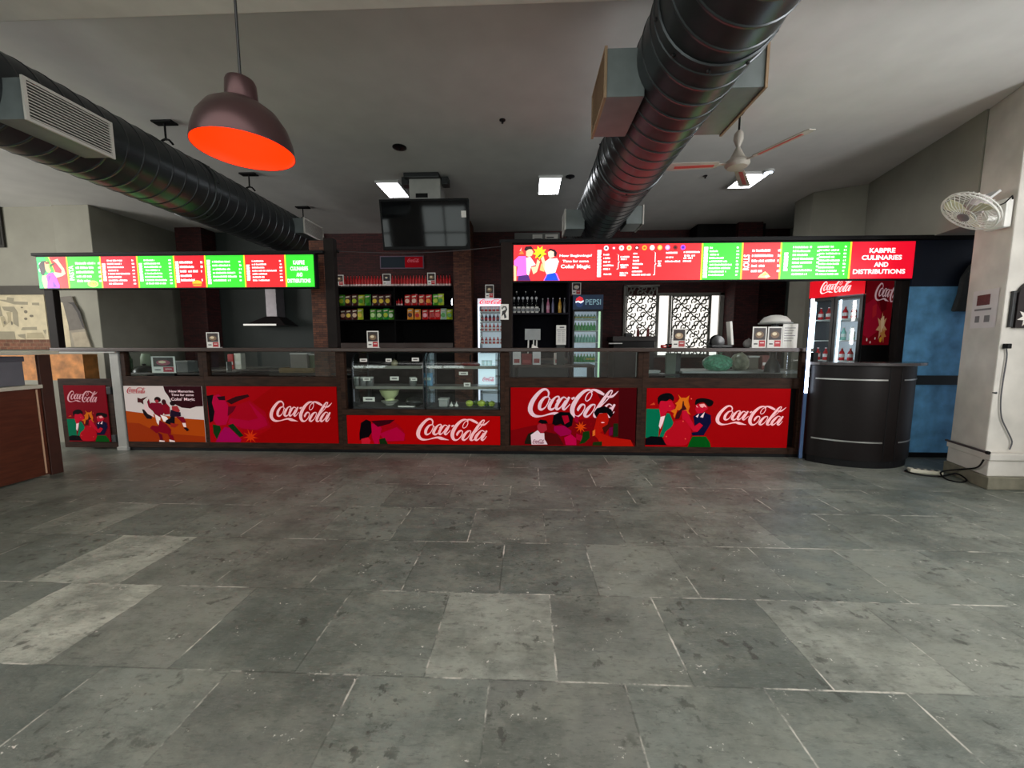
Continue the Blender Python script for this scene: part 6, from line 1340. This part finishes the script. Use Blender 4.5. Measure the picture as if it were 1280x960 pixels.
# ================================================================== ON THE WHITE COLUMN
# wall fan
fc = Vector((4.42, 4.18, 2.80)); t = thing('wall_fan', (4.78, 4.2, 2.78), 'white caged wall fan tilted down on the white column', 'fan')
MB().bbox(4.70, 4.772, 4.12, 4.30, 2.64, 2.92, WHITE, .02).build('wall_bracket', t)
MB().tube([(4.74, 4.2, 2.76), (4.66, 4.2, 2.74), (4.60, 4.2, 2.745)], [.03, .028, .03], WHITE, 10).build('arm', t)
nrm = Vector((-.64, .14, -.70)).normalized(); Q = nrm.to_track_quat('Z', 'Y').to_matrix()
hub = fc
MB().lathe([(.03, -.17), (.07, -.155), (.085, -.10), (.08, -.03), (.03, -.02)], mat('fan_motor', (186, 176, 176), .4, var=.06), hub, 20, Q).build('motor', t)
m = MB()
def circ(r, o): return [hub + Q @ Vector((r * math.cos(2 * PI * k / 36), r * math.sin(2 * PI * k / 36), o)) for k in range(36)]
m.tube(circ(.235, 0), .008, WHITE, 6, closed=True); m.tube(circ(.235, -.03), .006, WHITE, 6, closed=True); m.tube(circ(.10, .055), .004, WHITE, 5, closed=True)
for k in range(28):
    a = 2 * PI * k / 28; u_ = Vector((math.cos(a), math.sin(a), 0)); m.tube([hub + Q @ (u_ * .05 + Vector((0, 0, .062))), hub + Q @ (u_ * .15 + Vector((0, 0, .05))), hub + Q @ (u_ * .235), hub + Q @ (u_ * .20 + Vector((0, 0, -.07))), hub + Q @ (u_ * .08 + Vector((0, 0, -.09)))], .0028, WHITE, 5)
m.build('guard', t); MB().lathe([(.05, .055), (.05, .068), (.01, .072)], mat('fan_badge', (120, 110, 112), .4, var=0), hub, 20, Q).build('badge', t)
for k in range(3):
    a = 2 * PI * k / 3; pts = []
    for (r_, s_) in ((.03, -.25), (.12, -.45), (.20, -.35), (.215, 0), (.20, .3), (.12, .35), (.03, .25)): pts.append(hub + Q @ Vector((r_ * math.cos(a + s_), r_ * math.sin(a + s_), .0 + s_ * .04)))
    q = [p_ - Q @ Vector((0, 0, .004)) for p_ in pts]; m = MB(); n = 7; m.add(pts + q, [tuple(range(n)), tuple(range(2 * n - 1, n - 1, -1))] + [(i, i + n, (i + 1) % n + n, (i + 1) % n) for i in range(n)], mat('fan_blade_cream', (206, 200, 168), .4, var=.04)); m.build('blade', t)
MM = Matrix.Translation((4.50, 4.2, 2.86)) @ Matrix.Rotation(R(-40), 4, 'Y'); MB().bbox(-.02, .22, -.05, .05, -.012, .012, FRM, .006, MM).build('tilt_plate', t)
m = MB(); m.tube([(4.74, 4.11, 2.90), (4.70, 4.08, 2.92), (4.66, 4.1, 2.86), (4.60, 4.12, 2.83)], .006, BLACK); m.build('cord', t)
# flyer on the side face of the column
def onside(y): return 4.775 + (y - 4.1) * (4.945 - 4.775) / .5 - .004
t = thing('column_flyer', (4.84, 4.33, 1.66), 'white flyer with small dark red picture on the white column', 'flyer')
def sq(y0, y1, z0, z1, m_, k, mb):
    mb.add([(onside(y0) - k, y0, z0), (onside(y1) - k, y1, z0), (onside(y1) - k, y1, z1), (onside(y0) - k, y0, z1)], [(0, 1, 2, 3)], m_)
m = flat(); sq(4.17, 4.50, 1.66, 2.06, mat('flyer_paper', (212, 206, 206), .7, var=.04), .001, m); m.build('sheet', t)
m = flat(); sq(4.27, 4.44, 1.90, 2.01, mat('print_dkred', (96, 44, 44), .6, var=.2, scale=30), .003, m); sq(4.24, 4.46, 1.845, 1.865, mat('print_grey', (120, 116, 118), .6, var=0), .003, m)
sq(4.38, 4.44, 1.72, 1.79, mat('print_grey', (120, 116, 118)), .003, m); sq(4.25, 4.32, 1.72, 1.79, mat('print_grey', (120, 116, 118)), .003, m); m.build('printed_marks', t)
# round topped dark sign at the right edge
yq = 4.09; a_ = X_(1262, yq); z0_, z1_ = Z_(411, yq), Z_(356, yq)
t = thing('arched_sign', (a_ + .17, yq, z0_), 'black arched sign with red and white decoration at right edge', 'sign')
m = MB(); w_ = .34; pts = [(a_, z0_), (a_ + w_, z0_)] + [(a_ + w_ / 2 + w_ / 2 * math.cos(k * PI / 12), z1_ - .14 + .16 * math.sin(k * PI / 12)) for k in range(13)]; m.prism(pts, yq - .025, yq + .005, mat('sign_black', (22, 12, 16), .4, var=.1)); sg = m.build('sign_board', t)
m = flat(); A = Art(m, (0, 0, 100, 130), (a_, a_ + w_, z0_, z1_), yq - .0258, lambda *k: mat('print_%d_%d_%d' % k, k, .5, var=0))
A.p((120, 20, 34), (14, 42), (40, 24), (76, 26), (90, 60), (70, 74), (22, 70)); A.star((220, 214, 206), 30, 100, 28, 13, 7); A.star((220, 214, 206), 78, 106, 22, 10, 7); A.p((200, 180, 180), (22, 40), (60, 30), (64, 36), (26, 48)); m.build('print', sg)
t = thing('slim_cover', (X_(1258, yq), yq, Z_(411, yq)), 'slim dark cable cover just left of the arched sign', 'cable cover'); MB().bbox(X_(1256.5, yq), X_(1260, yq), yq - .02, yq + .008, Z_(410, yq), Z_(369, yq), DKGREY, .003).build('cover_body', t); MB().bbox(X_(1256.2, yq), X_(1260.3, yq), yq - .022, yq + .008, Z_(369, yq), Z_(367, yq), DKGREY, .002).build('cap', t)
# plug cable on the column
t = thing('plug_cable', (4.85, 4.08, .40), 'grey cable with black plug hanging down the white column', 'cable')
pp = [at(1258, 436, 4.085), at(1258.5, 447, 4.085), at(1254, 475, 4.085), at(1251, 500, 4.085), at(1252, 522, 4.085), at(1260, 540, 4.085), at(1265, 552, 4.085), at(1262, 562, 4.085)]
m = MB(); m.tube([Vector(q) for q in _cr([tuple(p) for p in pp], 4)], .006, mat('cable_grey', (84, 84, 88), .5, var=0), 6); m.build('cable_run', t)
q = at(1258, 432, 4.08); MB().bbox(q.x - .02, q.x + .02, q.y - .03, q.y + .015, q.z - .03, q.z + .02, BLACK, .006).build('plug', t)
q = at(1243, 491, 4.085); t = thing('wall_peg', (q.x, 4.09, q.z), 'tiny dark peg on the white column beside the cable', 'peg'); MB().lathe([(.006, 0), (.008, .02), (.012, .03), (.004, .035)], DKGREY, (q.x, 4.10, q.z), 10, Matrix.Rotation(R(90), 3, 'X')).build('peg_body', t)
# power strip and cables on the floor
px_, py_ = 5.0, 4.75
q0 = Vector((4.83, 4.62, 0)); t = thing('power_strip', (q0.x, q0.y, 0), 'pale power strip with tangled black cable on the floor by column', 'power strip')
MM = Matrix.Translation((4.62, 4.52, 0)) @ Matrix.Rotation(R(-24), 4, 'Z'); MB().bbox(-.14, .14, -.045, .045, .001, .042, mat('strip_ivory', (206, 202, 184), .45, var=.06), .008, MM).build('strip_body', t)
for k in range(4): MB().box(-.10 + k * .06, -.07 + k * .06, -.02, .02, .042, .045, DKGREY, MM).build('socket', t)
m = MB(); pts = [(4.50, 4.60, .012), (4.44, 4.56, .01), (4.46, 4.44, .01), (4.60, 4.38, .01), (4.72, 4.40, .012), (4.80, 4.36, .05), (4.78, 4.24, .02), (4.66, 4.20, .01), (4.62, 4.30, .012), (4.70, 4.42, .05), (4.78, 4.30, .12), (4.735, 4.12, .20), (4.72, 4.06, .30)]
m.tube([Vector(p_) for p_ in _cr(pts, 5)], .008, BLACK, 6); m.build('cable', t)
t = thing('skirting_rod', (4.8, 4.3, .33), 'dark rod lying along the plinth top of the column', 'rod'); MB().tube([(4.705, 4.02, .385), (4.86, 4.56, .385)], .013, mat('rod_dark', (70, 62, 62), .4, var=.1)).build('rod_body', t); MB().lathe([(.018, -.01), (.018, .012)], BLACK, (4.705, 4.02, .385), 10, Matrix.Rotation(R(90), 3, 'X')).build('end_cap', t)
# loose wires strung under the ceiling over the brick wall
t = thing('hanging_wire', (-1.4, 5.27, 2.6), 'thin dark wire sagging across the back below the television', 'wire')
m = MB(); P0, P1 = at(422, 314, 5.30), at(628, 308, 5.24); m.tube([P0.lerp(P1, k / 14) - Vector((0, 0, .05 * math.sin(PI * k / 14))) for k in range(15)], .005, mat('wire_grey', (70, 64, 66), .5, var=0), 5); m.build('wire_run', t)
for q in (P0, P1): MB().bbox(q.x - .015, q.x + .015, q.y - .015, q.y + .02, q.z - .02, q.z + .02, BLACK, .004).build('clip', t)
for o in bpy.data.objects:
    if '_w' in o: del o['_w']
